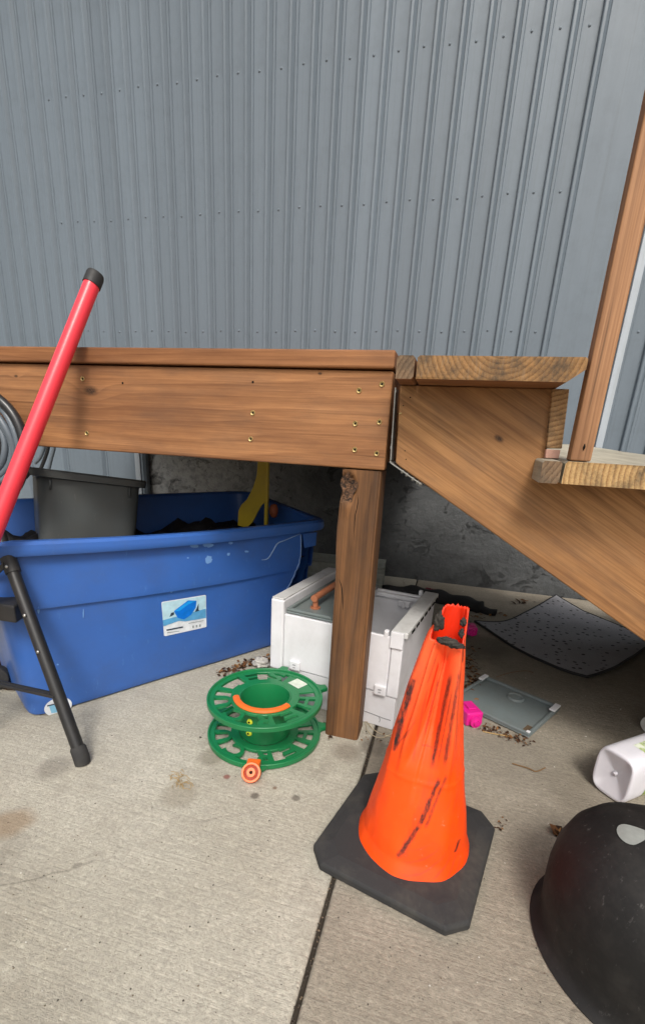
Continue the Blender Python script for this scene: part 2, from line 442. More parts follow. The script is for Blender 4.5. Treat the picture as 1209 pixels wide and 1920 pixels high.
# ------------------------------------------------------------------ deck
FY = 1.134
DL, DR = -2.05, -.153
deck = thing('wooden_deck', 'brown stained wooden deck with screwed rim board on a square post', 'deck', (0, FY, 0))
kn = lambda px, py, Y=FY: tuple(GY(px, py, Y)-Vector((0, FY, 0)))
M['fascia'] = wood('stained_fascia', lin(188, 134, 88), lin(100, 62, 36), freq=25, wob=.022, knots=[(kn(170, 733), .016), (kn(95, 748), .006), (kn(30, 705), .005), (kn(600, 700), .004)], contrast=.85, spread=.0, weather=.22, stainc=lin(108, 70, 46))
M['deckwood'] = wood('stained_deck', lin(168, 116, 74), lin(108, 66, 38), freq=60, wob=.010, weather=.15)
M['postwood'] = wood('post_wood', lin(148, 103, 64), lin(58, 39, 25), rot=(0, R(90), 0), freq=26, wob=.016, weather=.25, contrast=.9, spread=0, knots=[((-.235, .002, .72), .012)])
M['screw'] = flat('brass_screw', lin(200, 176, 120), .4, .5, .6)
M['dark'] = flat('dark_hole', (.012, .011, .01), .9, .1)
o = box('fascia_board', (DL, DR, FY, FY+.038, .760, .974), M['fascia'], deck, True, .004, 3)
y = FY-.012; i = 0
while y < WY-.1:
    o = box('floor_board', (DL-.01, DR+.002, y, y+.138, .9775, 1.0145), M['deckwood'], deck, True, .004, 2)
    y += .143
for j, xx in enumerate([DL+.02, -1.35, -.95, -.55, DR-.045]):
    box('joist', (xx, xx+.038, FY+.0385, WY-.06, .775, .974), M['deckwood'], deck, True)
box('ledger_board', (DL, DR, WY-.0585, WY-.047, .78, .974), M['deckwood'], deck, True)
# post with worn edge
PX0, PX1, PY0, PY1, PZ1 = -.2575, -.1585, FY+.004, FY+.096, .757
def post(x0, x1, wound=True):
    nzz = 150; prof_n = 14
    vs, fs = [], []; rings = []
    for j in range(nzz+1):
        z = PZ1*j/nzz
        ring = []
        pts = []
        nfr, nsd = 26, 8
        for i in range(nfr): pts.append((x0+(x1-x0)*i/nfr, PY0))
        for i in range(nsd): pts.append((x1, PY0+(PY1-PY0)*i/nsd))
        for i in range(nfr): pts.append((x1-(x1-x0)*i/nfr, PY1))
        for i in range(nsd): pts.append((x0, PY1-(PY1-PY0)*i/nsd))
        for (px, py) in pts:
            # soften corners
            cx_ = min(px-x0, x1-px); cy_ = min(py-PY0, PY1-py)
            if cx_ < .004 and cy_ < .004:
                px += .0025 if px < (x0+x1)/2 else -.0025; py += .0025 if py < (PY0+PY1)/2 else -.0025
            q = Vector((px, py, z))
            if wound:
                a = Vector(((px-x0-.016)/.026, (py-PY0)/.03, (z-.715)/.036)); d = a.length
                if d < 1.0:
                    dep = (1-d*d)*.014*(1+1.2*noise.noise(q*170))
                    py += max(dep, -.003) if py < PY0+.02 else 0
                    px += .006*(1-d*d) if px < x0+.01 else 0
                if py < PY0+.02 and px < x0+.045 and .60 < z < .70:       # swollen lip below the wound
                    py -= .004*max(0, 1-abs(z-.665)/.03)*max(0, 1-abs(px-x0-.02)/.025)
                if px < x0+.01 and .50 < z < .69: px -= .004*math.sin((z-.5)/.19*PI)
            px += .0008*noise.noise(Vector((px*20, py*20, z*6)))
            ring.append((px, py, z))
        rings.append(ring)
    vs, fs = loft_geo(rings, cap0=True, cap1=True)
    return mesh('post', vs, fs, M['postwood'], deck, True, True)
pst = autosmooth(post(PX0, PX1), 40)
# bark and splits on the post
g = NT('bark'); P = g.obj(); n = g.noise(P, 130, 6, .7, 1.0)
g.col(g.mix(g.mapr(n, .4, .62), (.012, .008, .006), (.20, .10, .05))); g.rough(.85); g.bump(n, 1.0, .006); M['bark'] = g.mat
vs, fs = [], []; na, nr = 36, 12
for j in range(nr+1):
    for i in range(na):
        a = 2*PI*i/na; rr = j/nr*(1+.16*math.sin(3*a+1)+.10*math.sin(5*a))
        rr *= 1+.35*noise.noise(Vector((math.cos(a)*2, math.sin(a)*2, 4))); xx = PX0+.020+.019*rr*math.cos(a); zz = .712+.037*rr*math.sin(a)
        q = Vector((xx, 0, zz))
        vs.append((xx, PY0+.0075*(1-(j/nr)**2)-.0005-.0045*abs(noise.noise(q*190))*(1-(j/nr)**3)-.0015, zz))
for j in range(nr):
    for i in range(na):
        fs.append((j*na+i, j*na+(i+1) % na, (j+1)*na+(i+1) % na, (j+1)*na+i))
mesh('bark_patch', vs, fs, M['bark'], deck, True, True)
def split(px_pts, wid):
    pts = spline([GY(x_, y_, PY0-.0004) for x_, y_ in px_pts], 5); mbx = MB()
    L = len(pts)
    mbx.tube([Vector((p.x+.0006*noise.noise(p*300), PY0+.0006, p.z)) for p in pts], [wid*(.25+math.sin(PI*i/(L-1))) for i in range(L)], 6)
    return mbx.build('split', M['dark'], deck, False, True)
split([(668, 915), (671, 940), (666, 965), (664, 990), (663, 1030)], .0011)
split([(634, 1082), (640, 1100), (642, 1125), (643, 1150)], .0012)
# second post at the far left of the deck
box('post', (DL+.05, DL+.14, PY0, PY1, 0, PZ1), M['postwood'], deck, True, .004)
# screws
sv, sf = lathe_geo([(.0, -.0012), (.0019, -.0012), (.0024, -.0002), (.0054, -.0024), (.0062, -.0012), (.0064, .001)], 14)
sme = bpy.data.meshes.new('screw'); sme.from_pydata([(a, c_, b) for a, b, c_ in sv], [], sf)
sme.materials.append(M['screw']); sme.materials.append(M['dark'])
for p in sme.polygons: p.material_index = 1 if p.index < 28 else 0
for (px, py) in [(474, 774), (470, 823), (163, 812), (673, 732), (716, 720), (666, 794), (711, 791), (665, 843), (706, 850), (155, 710)]:
    q = GY(px, py, FY); o = bpy.data.objects.new('screw', sme); o.location = Vector((q.x, 0, q.z)); link_obj(o, deck)
for (px, py) in [(474, 716), (230, 718)]:
    q = GY(px, py, FY-.0003); mb = MB(); mb.tube([q-Vector((0, .0004, 0)), q+Vector((0, .003, 0))], .0028, 8); mb.build('nail_hole', M['dark'], deck, False, True)

# ------------------------------------------------------------------ stairs
SY = 1.130
SYF = SY+.038
stairs = thing('wooden_stairs', 'brown wooden stairs with diagonal stringer and weathered tread ends beside the deck', 'stairs', (0, SY, 0))
ang = math.atan(.583)
M['stringer'] = wood('stringer_wood', lin(198, 147, 95), lin(108, 72, 43), rot=(0, -ang, 0), weather=.26, freq=22, wob=.022, spread=0, contrast=.95, knots=[(tuple(GY(935, 822, SY)-Vector((0, SY, 0))), .008)], stainc=lin(118, 80, 50))
M['baluster'] = wood('baluster_wood', lin(190, 142, 102), lin(120, 82, 54), rot=(0, R(90), 0), freq=70, wob=.008, spread=0, contrast=.9)
def endgrain(name, light, dark, ctr, weather=.5):
    """faces looking along the board (-y) show rings, the rest long grain"""
    g = NT(name); P = g.obj()
    d = g.vmath('MULTIPLY', g.vmath('SUBTRACT', P, ctr).outputs[0], (1, .04, 1)).outputs[0]
    ln = g.vmath('LENGTH', d).outputs['Value']; n = g.noise(P, 40, 4, .6); f = g.noise(g.scale(P, (300, 3, 300)), 1, 3, .65)
    ln = g.math('ADD', ln, g.math('MULTIPLY', n, .0045))
    fr = g.math('FRACT', g.math('MULTIPLY', ln, 105))
    t = g.math('ADD', g.math('MULTIPLY', g.mapr(fr, .35, .95), .6), g.math('MULTIPLY', g.mapr(f, .3, .7), .4), clamp=True)
    c = g.mix(t, light, dark)
    saw = g.noise(g.scale(P, (260, 1, 30), rot=(0, .35, 0)), 1, 2, .6)
    c = g.mix(g.mapr(saw, .5, .75, 0, .35), c, lin(150, 135, 115))
    wn = g.noise(P, 24, 6, .7)
    c = g.mix(g.mapr(wn, .44, .68, 0, weather), c, (.055, .045, .035))
    g.col(c); g.rough(.8); g.spec(.25); g.bump(g.math('ADD', f, fr), .4, .0015); return g.mat
M['endgrain'] = endgrain('tread_end_grain', lin(158, 120, 78), lin(104, 74, 46), (.065, -.1, 1.03), .9)
M['endgrain2'] = endgrain('tread_end_grain_pale', lin(196, 162, 112), lin(128, 92, 56), (.43, -.1, .79), .9)
M['endgrain3'] = endgrain('block_end_grain', lin(132, 108, 84), lin(84, 64, 48), (.0, -.1, .9), .6)
M['risergrain'] = endgrain('riser_end_grain', lin(188, 150, 106), lin(118, 82, 52), (.1, -.1, 1.2), .7)
M['grey_tread'] = wood('grey_tread_top', lin(196, 190, 172), lin(140, 132, 116), rot=(0, 0, R(90)), freq=60, wob=.006, spread=0)
poly = [(-.1345, .9455), (.183, .9465), (.195, .762), (.538, .762), (.545, .560), (.88, .560), (.885, .36), (1.22, .36), (1.225, .16), (1.56, .16), (1.57, .001), (1.205, .001), (.475, .426), (-.118, .772), (-.128, .7795)]
for yy in (SY, 2.30):
    mb = MB(); mb.prism(poly, yy, yy+.038, lambda p, d: (p[0], d, p[1]))
    o = mb.build('stringer', M['stringer'], stairs, False, True); bevel_obj(o, .003, 2)
TY0, TY1 = 1.030, 2.40
def tread(x0, x1, zt, mats, tilt=0.0, curve=0.0, name='tread_board', chamf=False):
    th = .0425; nn = 12; mbx = MB()
    vs, fs = [], []
    ring = [(x0, zt-th), (x1-(.030 if chamf else .004), zt-th), (x1, zt-th+(.022 if chamf else .004)), (x1, zt-.004), (x1-.004, zt), (x0+.004, zt), (x0, zt-.004), (x0-.0, zt-th+.004)]
    rings = []
    for j in range(nn+1):
        y_ = TY0+(TY1-TY0)*j/nn
        rings.append([(px+.0012*noise.noise(Vector((px*30, y_*3, k_))), y_+.0015*noise.noise(Vector((px*90, k_, 2))), pz_+tilt*(y_-TY0)+.0012*noise.noise(Vector((px*40, y_*5, k_+5)))) for k_, (px, pz_) in enumerate(ring)])
    v2, f2 = loft_geo(rings, cap0=True, cap1=True)
    o = mesh(name, v2, f2, mats, stairs, False, True)
    if len(mats) > 1:
        for p in o.data.polygons:
            if abs(p.normal.y) < .5: p.material_index = 1
    return o
tread(-.134, -.0985, .9885, [M['endgrain3'], M['deckwood']], name='tread_strip')
tread(-.0935, .214, .9895, [M['endgrain'], M['deckwood']], chamf=True)
tread(.171, .2075, .8055, [M['endgrain3'], M['grey_tread']], .03, name='tread_strip')
tread(.2125, .545, .8065, [M['endgrain2'], M['grey_tread']], .04)
for q in range(2, 5):
    z_ = .8065-.2*(q-1)-.002; x_ = .2125+.343*(q-1)
    tread(x_-.041, x_-.005, z_, [M['endgrain3'], M['grey_tread']], name='tread_strip'); tread(x_, x_+.33, z_, [M['endgrain2'], M['grey_tread']])
mb = MB(); mb.prism([(.1865, .830), (.2165, .830), (.2075, .9445), (.1765, .9445)], 1.112, 2.38, lambda p, d: (p[0], d, p[1]))
bevel_obj(mb.build('riser', M['risergrain'], stairs, False, True), .002)
mb = MB(); mb.prism([(.188, .8095), (.2145, .8100), (.2150, .8275), (.187, .8275)], 1.114, 1.30, lambda p, d: (p[0], d, p[1]))
bevel_obj(mb.build('shim', flat('pink_shim', lin(214, 168, 150), .8), stairs, False, True), .0015)
for q in range(1, 4):
    xx = .535+.343*(q-1); box('riser', (xx, xx+.03, 1.112, 2.38, .8-.2*q+.01, .762-.2*(q-1)), M['risergrain'], stairs, True, .002)
o = box('baluster', (.2195, .2565, 1.0325, 1.069, .8085, 1.78), M['baluster'], stairs, True, .003, 3)
q = GY(1095, 838, 1.0322); mb = MB()
mb.tube([(q.x, 1.0317, q.z-.006), (q.x, 1.0314, q.z), (q.x, 1.0317, q.z+.006)], [.0008, .0022, .0006], 8); mb.build('knot', M['dark'], stairs, False, True)
# metal sloped hanger: strap along the left end and under the lower edge
M['galv'] = flat('galvanised', (.42, .42, .40), .45, .5, .7)
mb = MB()
mb.add(*prism_geo([(-.1455, .94), (-.1435, .94), (-.1385, .785), (-.1405, .783)], SY-.003, SY+.05, lambda p, d: (p[0], d, p[1])))
mb.add(*prism_geo([(-.1405, .783), (-.137, .7795), (-.062, .7358), (-.062, .7332), (-.138, .7768), (-.142, .781)], SY-.004, SY+.05, lambda p, d: (p[0], d, p[1])))
hg = mb.build('hanger_bracket', M['galv'], stairs, False, True)
for t_ in (.35, .5, .7, .85, .93):
    xx = -.137+(.075)*t_; zz = .7785-.0437*t_
    v2, f2 = lathe_geo([(0, -.004), (.003, -.0035), (.0038, -.001), (.0038, .004), (0, .004)], 8)
    o = mesh('bolt_head', [(a+xx, b+SY+.003, c_+zz-.003) for a, b, c_ in v2], f2, M['galv'], stairs, True, True)
for k_ in range(6):
    zz = .93-.024*k_; o = box('bolt_head', (-.1434, -.1420, SY+.001, SY+.006, zz, zz+.006), M['galv'], stairs, True)
for (px, py, r_) in [(769, 745, .0016), (756, 760, .0013), (759, 845, .0014), (761, 861, .0014), (745, 668+108, .0014)]:
    q = GY(px, py, SY); mb = MB(); mb.tube([(q.x, SY-.0006, q.z), (q.x, SY+.002, q.z)], r_, 8); mb.build('nail_hole', M['dark'], stairs, False, True)
q = GY(748, 776, SY); mb = MB(); mb.tube([(q.x, SY-.002, q.z), (q.x+.006, SY-.0015, q.z+.002)], .0016, 6); mb.build('bent_nail', M['screw'], stairs, False, True)

# ------------------------------------------------------------------ blue tub
def rrect(corners, rad, nseg=(40, 16, 40, 16), nc=8):
    """closed ring through a rounded quad; corners as FL, FR, BR, BL (2-D); returns [(x, y, edge, t)]"""
    C_ = [Vector((c_[0], c_[1])) for c_ in corners]; out = []
    rads = rad if isinstance(rad, (list, tuple)) else [rad]*4
    for i in range(4):
        p, a, b, nx_ = C_[i], C_[(i-1) % 4], C_[(i+1) % 4], C_[(i+2) % 4]
        # arc at p
        ua, ub = (a-p).normalized(), (b-p).normalized()
        r0 = rads[i]; pa, pb = p+ua*r0, p+ub*r0
        for k in range(nc):
            t = k/nc; q = (pa*(1-t)**2+p*2*t*(1-t)+pb*t*t); out.append((q.x, q.y, 10+i, t))
        un = (p-b).normalized(); r1 = rads[(i+1) % 4]; e = b+un*r1
        for k in range(nseg[i]):
            t = k/nseg[i]; q = pb*(1-t)+e*t; out.append((q.x, q.y, i, t))
    return out
def lerp2(A, B, t): return [tuple(a*(1-t)+b*t for a, b in zip(p, q)) for p, q in zip(A, B)]
TB = [(-1.085, .915), (-.520, 1.805), (-.905, 2.02), (-1.467, 1.153)]
TR_ = [(-1.122, .888), (-.455, 1.705), (-.93, 2.055), (-1.585, 1.20)]
TZ = [.530, .536, .572, .560]                     # rim heights at the corners
TLOC = Vector((-1.03, 1.43, 0))
tub = thing('storage_tub', 'large blue plastic storage tub with a cracked right corner, holding a grey tote', 'tub', TLOC)
M['blue'] = plastic('blue_plastic', (.040, .135, .46), .36, .35, (.14, .32, .66), .22, .5, (.07, .09, .14))
def offs(cs, d):
    C_ = Vector((sum(c_[0] for c_ in cs)/4, sum(c_[1] for c_ in cs)/4)); out = []
    n = 4
    for i in range(4):
        p, a, b = Vector(cs[i]), Vector(cs[i-1]), Vector(cs[(i+1) % 4])
        ua, ub = (p-a).normalized(), (p-b).normalized(); v = ua+ub
        sn = abs(ua.x*ub.y-ua.y*ub.x); out.append(tuple(p+v*(d/max(sn, .3))))
    return out
def tub_ring(f, off, rad, jitter=True):
    cs = offs(lerp2(TB, TR_, f), off)
    rr = rrect(cs, rad, (220, 40, 60, 30), 8)
    zz = []
    for (x_, y_, e, t) in rr:
        if e >= 10: z_ = TZ[e-10]
        else: z_ = TZ[e]*(1-t)+TZ[(e+1) % 4]*t
        sag = -.012*math.sin(PI*t) if e == 0 else 0
        zz.append((x_, y_, (z_+sag)*f, e, t))
    return zz
rings = []
levels = [(0.0, -.016, .045), (.012, -.003, .05), (.03, 0, .055), (.2, 0, .06), (.4, 0, .065), (.60, 0, .07), (.628, .0005, .07), (.634, .009, .072), (.66, .010, .072), (.74, .009, .072), (.80, .008, .072), (.86, .007, .074), (.90, .006, .075), (.925, .005, .076), (.928, .030, .085), (.945, .034, .088), (.985, .032, .087), (1.0, .024, .084), (1.0, .004, .076), (.985, -.004, .074), (.93, -.004, .074), (.63, -.004, .066), (.60, -.012, .06), (.05, -.012, .05)]
fine_levels = []
for a, b in zip(levels[:-1], levels[1:]):
    fine_levels.append(a)
    if abs(b[0]-a[0]) > .04:
        k_ = int(abs(b[0]-a[0])/.02)
        for j in range(1, k_):
            t = j/k_; fine_levels.append(tuple(p*(1-t)+q_*t for p, q_ in zip(a, b)))
fine_levels.append(levels[-1])
def front_ft(px, py):
    d = ray(px, py); o_ = Vector((0, 0, H)); lo, hi = .5, 4.0
    A0 = Vector((*TB[0], 0)); B0 = Vector((*TB[1], 0)); A1 = Vector((*TR_[0], TZ[0])); B1 = Vector((*TR_[1], TZ[1]))
    for _ in range(60):
        mid = (lo+hi)/2; p = o_+d*mid; f = max(0, min(1, p.z/.533)); a = A0.lerp(A1, f); b = B0.lerp(B1, f)
        if (p-a).dot(Vector((b.y-a.y, -(b.x-a.x), 0))) > 0: lo = mid
        else: hi = mid
    return f, (p-a).dot((b-a).normalized())/(b-a).length
CRK = sorted(front_ft(*q) for q in [(563, 1000), (562, 1020), (561, 1042), (556, 1060), (551, 1078), (543, 1095), (536, 1108), (524, 1130)])
def crack_t(f):                                   # where the front wall is torn, as a fraction of its length
    if f < CRK[0][0] or f > CRK[-1][0]+.01: return 9.0
    t = CRK[-1][1]
    for (f0_, t0_), (f1_, t1_) in zip(CRK, CRK[1:]):
        if f0_ <= f <= f1_: t = t0_+(t1_-t0_)*(f-f0_)/(f1_-f0_+1e-9)
    return t+.004*noise.noise(Vector((f*70, 1.3, 0)))+.003*noise.noise(Vector((f*200, 4, 0)))
nrm_f = Vector((TR_[1][1]-TR_[0][1], -(TR_[1][0]-TR_[0][0]))).normalized()
crack_pts = []; hole = set(); nidx = 0
for li, (f, off, rad) in enumerate(fine_levels):
    outer = li < len(fine_levels)-1 and not any(True for L in fine_levels[:li] if L[0] > f)
    rg = []; ct = crack_t(f) if outer else 9
    ci = crack_t(f)+.012 if not outer else 9
    rr = tub_ring(f, off, rad); prev = None
    A_f = Vector(lerp2(TB, TR_, f)[0]); B_f = Vector(lerp2(TB, TR_, f)[1]); Lf = (B_f-A_f).length; df = (B_f-A_f).normalized()
    for (x_, y_, z_, e, t) in rr:
        t0 = t; t = (Vector((x_, y_))-A_f).dot(df)/Lf if e in (0, 11) else t
        p = Vector((x_, y_, z_))
        if e == 0:                                 # the long wall bows a little
            b_ = .010*math.sin(PI*t)*math.sin(PI*min(f, 1)); p += Vector((nrm_f.x, nrm_f.y, 0))*b_
        cc_ = ct if outer else ci
        if cc_ < 2 and ((e == 0 and t > cc_) or (e == 11 and t0 < .55)): hole.add(nidx)
        nidx += 1
        d_end = 0
        if outer and ct < 2 and (e == 11 or (e == 1 and t0 < .6)): p -= Vector((nrm_f.x, nrm_f.y, 0))*d_end*(1 if e == 11 else (1-t0/.6))
        if outer and e == 0 and t > ct:
            if prev is not None: crack_pts.append(prev+Vector((nrm_f.x, nrm_f.y, 0))*.0005); prev = None
        elif e == 0: prev = p.copy()
        wob_ = .0022*noise.noise(p*4.2); p += Vector((nrm_f.x, nrm_f.y, 0))*wob_
        rg.append(p)
    rings.append(rg)
vs, fs = loft_geo(rings, cap0=True, cap1=True)
fs = [f_ for f_ in fs if not all(i in hole for i in f_)]
tb = mesh('shell', vs, fs, M['blue'], tub, True, True); autosmooth(tb, 38)
def on_front(px, py, lift=.0012):
    """hit the front wall of the tub"""
    d = ray(px, py); o_ = Vector((0, 0, H)); best = None
    A0 = Vector((*TB[0], 0)); B0 = Vector((*TB[1], 0)); A1 = Vector((*TR_[0], TZ[0])); B1 = Vector((*TR_[1], TZ[1]))
    lo, hi = .5, 4.0
    for _ in range(60):
        mid = (lo+hi)/2; p = o_+d*mid; f = max(0, min(1, p.z/.533))
        a = A0.lerp(A1, f); b = B0.lerp(B1, f); nn = Vector((b.y-a.y, -(b.x-a.x), 0)).normalized()
        if (p-a).dot(nn) > 0: lo = mid
        else: hi = mid
    p = o_+d*lo; f = max(0, min(1, p.z/.533)); a = A0.lerp(A1, f); b = B0.lerp(B1, f)
    nn = Vector((b.y-a.y, -(b.x-a.x), 0)).normalized(); tt = ((p-a).dot((b-a).normalized()))/(b-a).length
    bow = .010*math.sin(PI*max(0, min(1, tt)))*math.sin(PI*f)+(.009 if f > .634 else 0)
    p2 = o_+d*(lo*(1-bow/max(.2, abs((d*lo).dot(nn))))) 
    return p2+nn*lift
M['crack'] = flat('torn_edge', lin(150, 180, 220), .5)
cp = [Vector(p)+Vector((nrm_f.x, nrm_f.y, 0))*.0015 for p in crack_pts]
if len(cp) > 3: tube('torn_edge', cp, .0017, M['crack'], tub, 6, False, True)
_sk = patch([(566, 1001), (590, 997), (589, 1022), (568, 1026)], M['blue'], 'skirt_piece', .012) if False else None
cp2 = spline([on_front(*q, .001) for q in [(490, 1050), (502, 1047), (512, 1032), (520, 1019), (534, 1013), (562, 1001)]], 5)
tube('torn_edge', cp2, [.0010+.0014*math.sin(PI*i/(len(cp2)-1)) for i in range(len(cp2))], M['crack'], tub, 6, False, True)
# pale scuffs under the rim
M['scuff'] = flat('pale_scuff', lin(120, 165, 225), .5)
def patch(pxs, mat, name, lift=.0014, parent=tub):
    ps = [on_front(x_, y_, lift) for x_, y_ in pxs]; c_ = sum(ps, Vector())/len(ps)
    n = len(ps); return mesh(name, ps+[c_], [(i, (i+1) % n, n) for i in range(n)], mat, parent, False, True)
def blot(cx_, cy_, rx, ry, seed, n=16):
    return [(cx_+rx*math.cos(2*PI*i/n)*(1+.45*noise.noise(Vector((seed, i*.9, 0)))), cy_+ry*math.sin(2*PI*i/n)*(1+.45*noise.noise(Vector((seed+9, i*.9, 0))))) for i in range(n)]
for k_, (cx_, cy_, rx, ry) in enumerate([(364, 1024, 8, 3), (390, 1022, 10, 4), (432, 1018, 4, 2.5), (391, 1049, 7, 7), (462, 1034, 4, 2), (428, 1039, 3, 3), (321, 1106, 3, 5), (72, 1144, 2, 7), (156, 1150, 1, 9), (352, 1046, 2, 1.5), (108, 1246, 2, 1.5)]):
    patch(blot(cx_, cy_, rx, ry, k_*3.1), M['scuff'], 'scuff', .0016)
sk = patch([(566, 1001), (591, 997), (589, 1022), (568, 1026)], M['blue'], 'skirt_piece', .010)
sk.modifiers.new('solid', 'SOLIDIFY').thickness = .003
# product sticker: print on paper
M['paper'] = flat('sticker_paper', lin(235, 240, 246), .35)
M['p_sky'] = flat('print_pale_cyan', lin(190, 226, 240), .35); M['p_floor'] = flat('print_mid_blue', lin(96, 170, 220), .35)
M['p_tub'] = flat('print_blue', lin(10, 120, 225), .35); M['p_tub2'] = flat('print_light_blue', lin(30, 160, 250), .35); M['p_dark'] = flat('print_dark', lin(50, 66, 86), .4); M['p_grey'] = flat('print_grey', lin(150, 158, 160), .4)
def LQ(u_, v_):                                    # sticker coordinates from the zoomed view (1209 x 1099 over 110 x 100 px)
    return (290+u_/10.99, 1100+v_/10.99)
def sticker(pts, mat, name, par, lift): return patch([LQ(*p) for p in pts], mat, name, lift, par)
lab = sticker([(135, 330), (150, 312), (1030, 168), (1052, 180), (1062, 820), (1045, 835), (215, 1018), (188, 1008)], M['paper'], 'label', tub, .0020)
def sub(o, par):
    o.parent = par; o.matrix_parent_inverse = Matrix.Identity(4); return o
def LP(pts, mat, lift=.0026, name='print'):
    o = sticker(pts, mat, name, tub, lift); o.parent = lab; return o
LP([(150, 330), (1040, 184), (1048, 450), (160, 690)], M['p_sky'])
LP([(160, 690), (1048, 450), (1052, 640), (620, 715), (560, 690), (300, 740), (240, 780), (225, 800), (175, 815)], M['p_floor'])
LP([(390, 500), (680, 280), (855, 285), (840, 430), (740, 580), (600, 672), (470, 640), (420, 560)], M['p_tub'], .0030)
LP([(390, 500), (680, 300), (850, 290), (700, 350), (500, 500)], M['p_tub2'], .0034)
LP([(300, 620), (330, 540), (390, 520), (395, 570), (350, 600)], M['p_dark'], .0030); LP([(820, 520), (860, 430), (900, 340), (895, 470), (915, 490)], M['p_dark'], .0030)
LP([(235, 880), (570, 815), (575, 840), (240, 908)], M['p_dark'], .0032); LP([(245, 940), (500, 905), (502, 915), (247, 952)], M['p_grey'], .0032)
for k_ in range(3): LP([(770+70*k_, 800-12*k_), (800+70*k_, 795-12*k_), (800+70*k_, 845-12*k_), (772+70*k_, 850-12*k_)], M['p_grey'], .0032)
LP([(690, 745), (1000, 690), (1002, 700), (692, 757)], M['p_grey'], .0032)
ov = patch([(108.5+26*math.cos(2*PI*i/28), 1325+17*math.sin(2*PI*i/28)-5*math.cos(2*PI*i/28)) for i in range(28)], M['paper'], 'label', .0022)
o = patch([(91, 1322), (115, 1317), (114, 1334), (96, 1337)], flat('print_sticker_blue', lin(140, 200, 232), .4), 'print', .003); o.parent = ov
o = patch([(88, 1322), (118, 1315), (118, 1317), (88, 1324.5)], M['p_dark'], 'print', .0033); o.parent = ov
# dark heap filling the tub
ins = offs(lerp2(TB, TR_, .80), -.03)
vs, fs = [], []; N_ = 46
C0, C1, C2, C3 = [Vector(c_) for c_ in ins]
for j in range(N_+1):
    for i in range(N_+1):
        a, b = i/N_, j/N_
        p = (C0*(1-a)+C1*a)*(1-b)+(C3*(1-a)+C2*a)*b
        q = Vector((p.x, p.y, 0)); z_ = .415+.05*abs(noise.noise(q*9))+.03*noise.noise(q*22)+.035*noise.noise(q*4)+.03*b
        edge_ = min(a, 1-a, b, 1-b); z_ -= .05*max(0, 1-edge_/.06)
        vs.append((p.x, p.y, z_))
for j in range(N_):
    for i in range(N_): a = j*(N_+1)+i; fs.append((a, a+1, a+N_+2, a+N_+1))
vs2 = [(v[0], v[1], .03) for v in [vs[0], vs[N_], vs[-1], vs[N_*(N_+1)]]]
o = mesh('black_sheeting', vs, fs, plastic('black_sheeting', (.010, .010, .012), .6, .2, (.04, .04, .04)), None, True)
tag(o, 'crumpled black plastic sheeting heaped inside the blue tub', 'sheeting')

# ------------------------------------------------------------------ dark grey tote inside the tub
M['grey_tote'] = plastic('dark_grey_plastic', (.088, .096, .096), .42, .5, (.22, .225, .22), .3, .45)
FLt, FRt, BLt = GY(97, 880, 1.20), GY(302, 905, 1.44), GY(22, 872, 1.36)
BRt = FRt+BLt-FLt
upv = (FRt-FLt).cross(BLt-FLt).normalized()
if upv.z < 0: upv = -upv
tote = thing('storage_tote', 'dark grey open plastic tote tilted in the left end of the blue tub', 'tote', tuple((FLt+FRt+BLt+BRt)/4-upv*.26))
cc = (FLt+FRt+BLt+BRt)/4; ex, ey = (FRt-FLt), (BLt-FLt); Lx, Ly = ex.length, ey.length; ex.normalize(); ey = upv.cross(ex)
if ey.dot(BLt-FLt) < 0: ey = -ey
def tote_ring(sc_, off, z_, rad):
    hx, hy = Lx/2*sc_+off, Ly/2*sc_+off
    rr = rrect([(-hx, -hy), (hx, -hy), (hx, hy), (-hx, hy)], rad, (16, 14, 16, 14), 7)
    return [cc+ex*x_+ey*y_+upv*z_ for (x_, y_, e, t) in rr]
rings = [tote_ring(.87, -.01, -.255, .04), tote_ring(.88, 0, -.25, .045), tote_ring(.91, 0, -.14, .05), tote_ring(.935, 0, -.028, .055), tote_ring(.94, .004, -.026, .055), tote_ring(.95, .016, -.024, .06), tote_ring(.95, .018, -.006, .06), tote_ring(.95, .014, 0, .06), tote_ring(.94, -.002, -.001, .055), tote_ring(.93, -.004, -.03, .05), tote_ring(.83, -.004, -.245, .04)]
vs, fs = loft_geo(rings, cap0=True, cap1=True)
autosmooth(mesh('shell', vs, fs, M['grey_tote'], tote, True, True), 40)
for s_, e_ in ((-.38, 0), (.36, 0)):
    p = cc+ex*(Lx*.95*s_)-ey*(Ly*.467+.004)+upv*-.045
    mb = MB(); mb.tube([p+upv*.018, p-upv*.016], .0035, 8); mb.build('rib', M['grey_tote'], tote, True, True)
p = cc-ex*(Lx*.475+.012)-ey*(Ly*.22)
mb = MB(); mb.tube(spline([p+ey*.05-upv*.01, p+ey*.045-upv*.03-ex*.012, p-upv*.036-ex*.016, p-ey*.045-upv*.03-ex*.012, p-ey*.05-upv*.01], 5), .007, 8)
mb.build('handle', M['grey_tote'], tote, True, True)

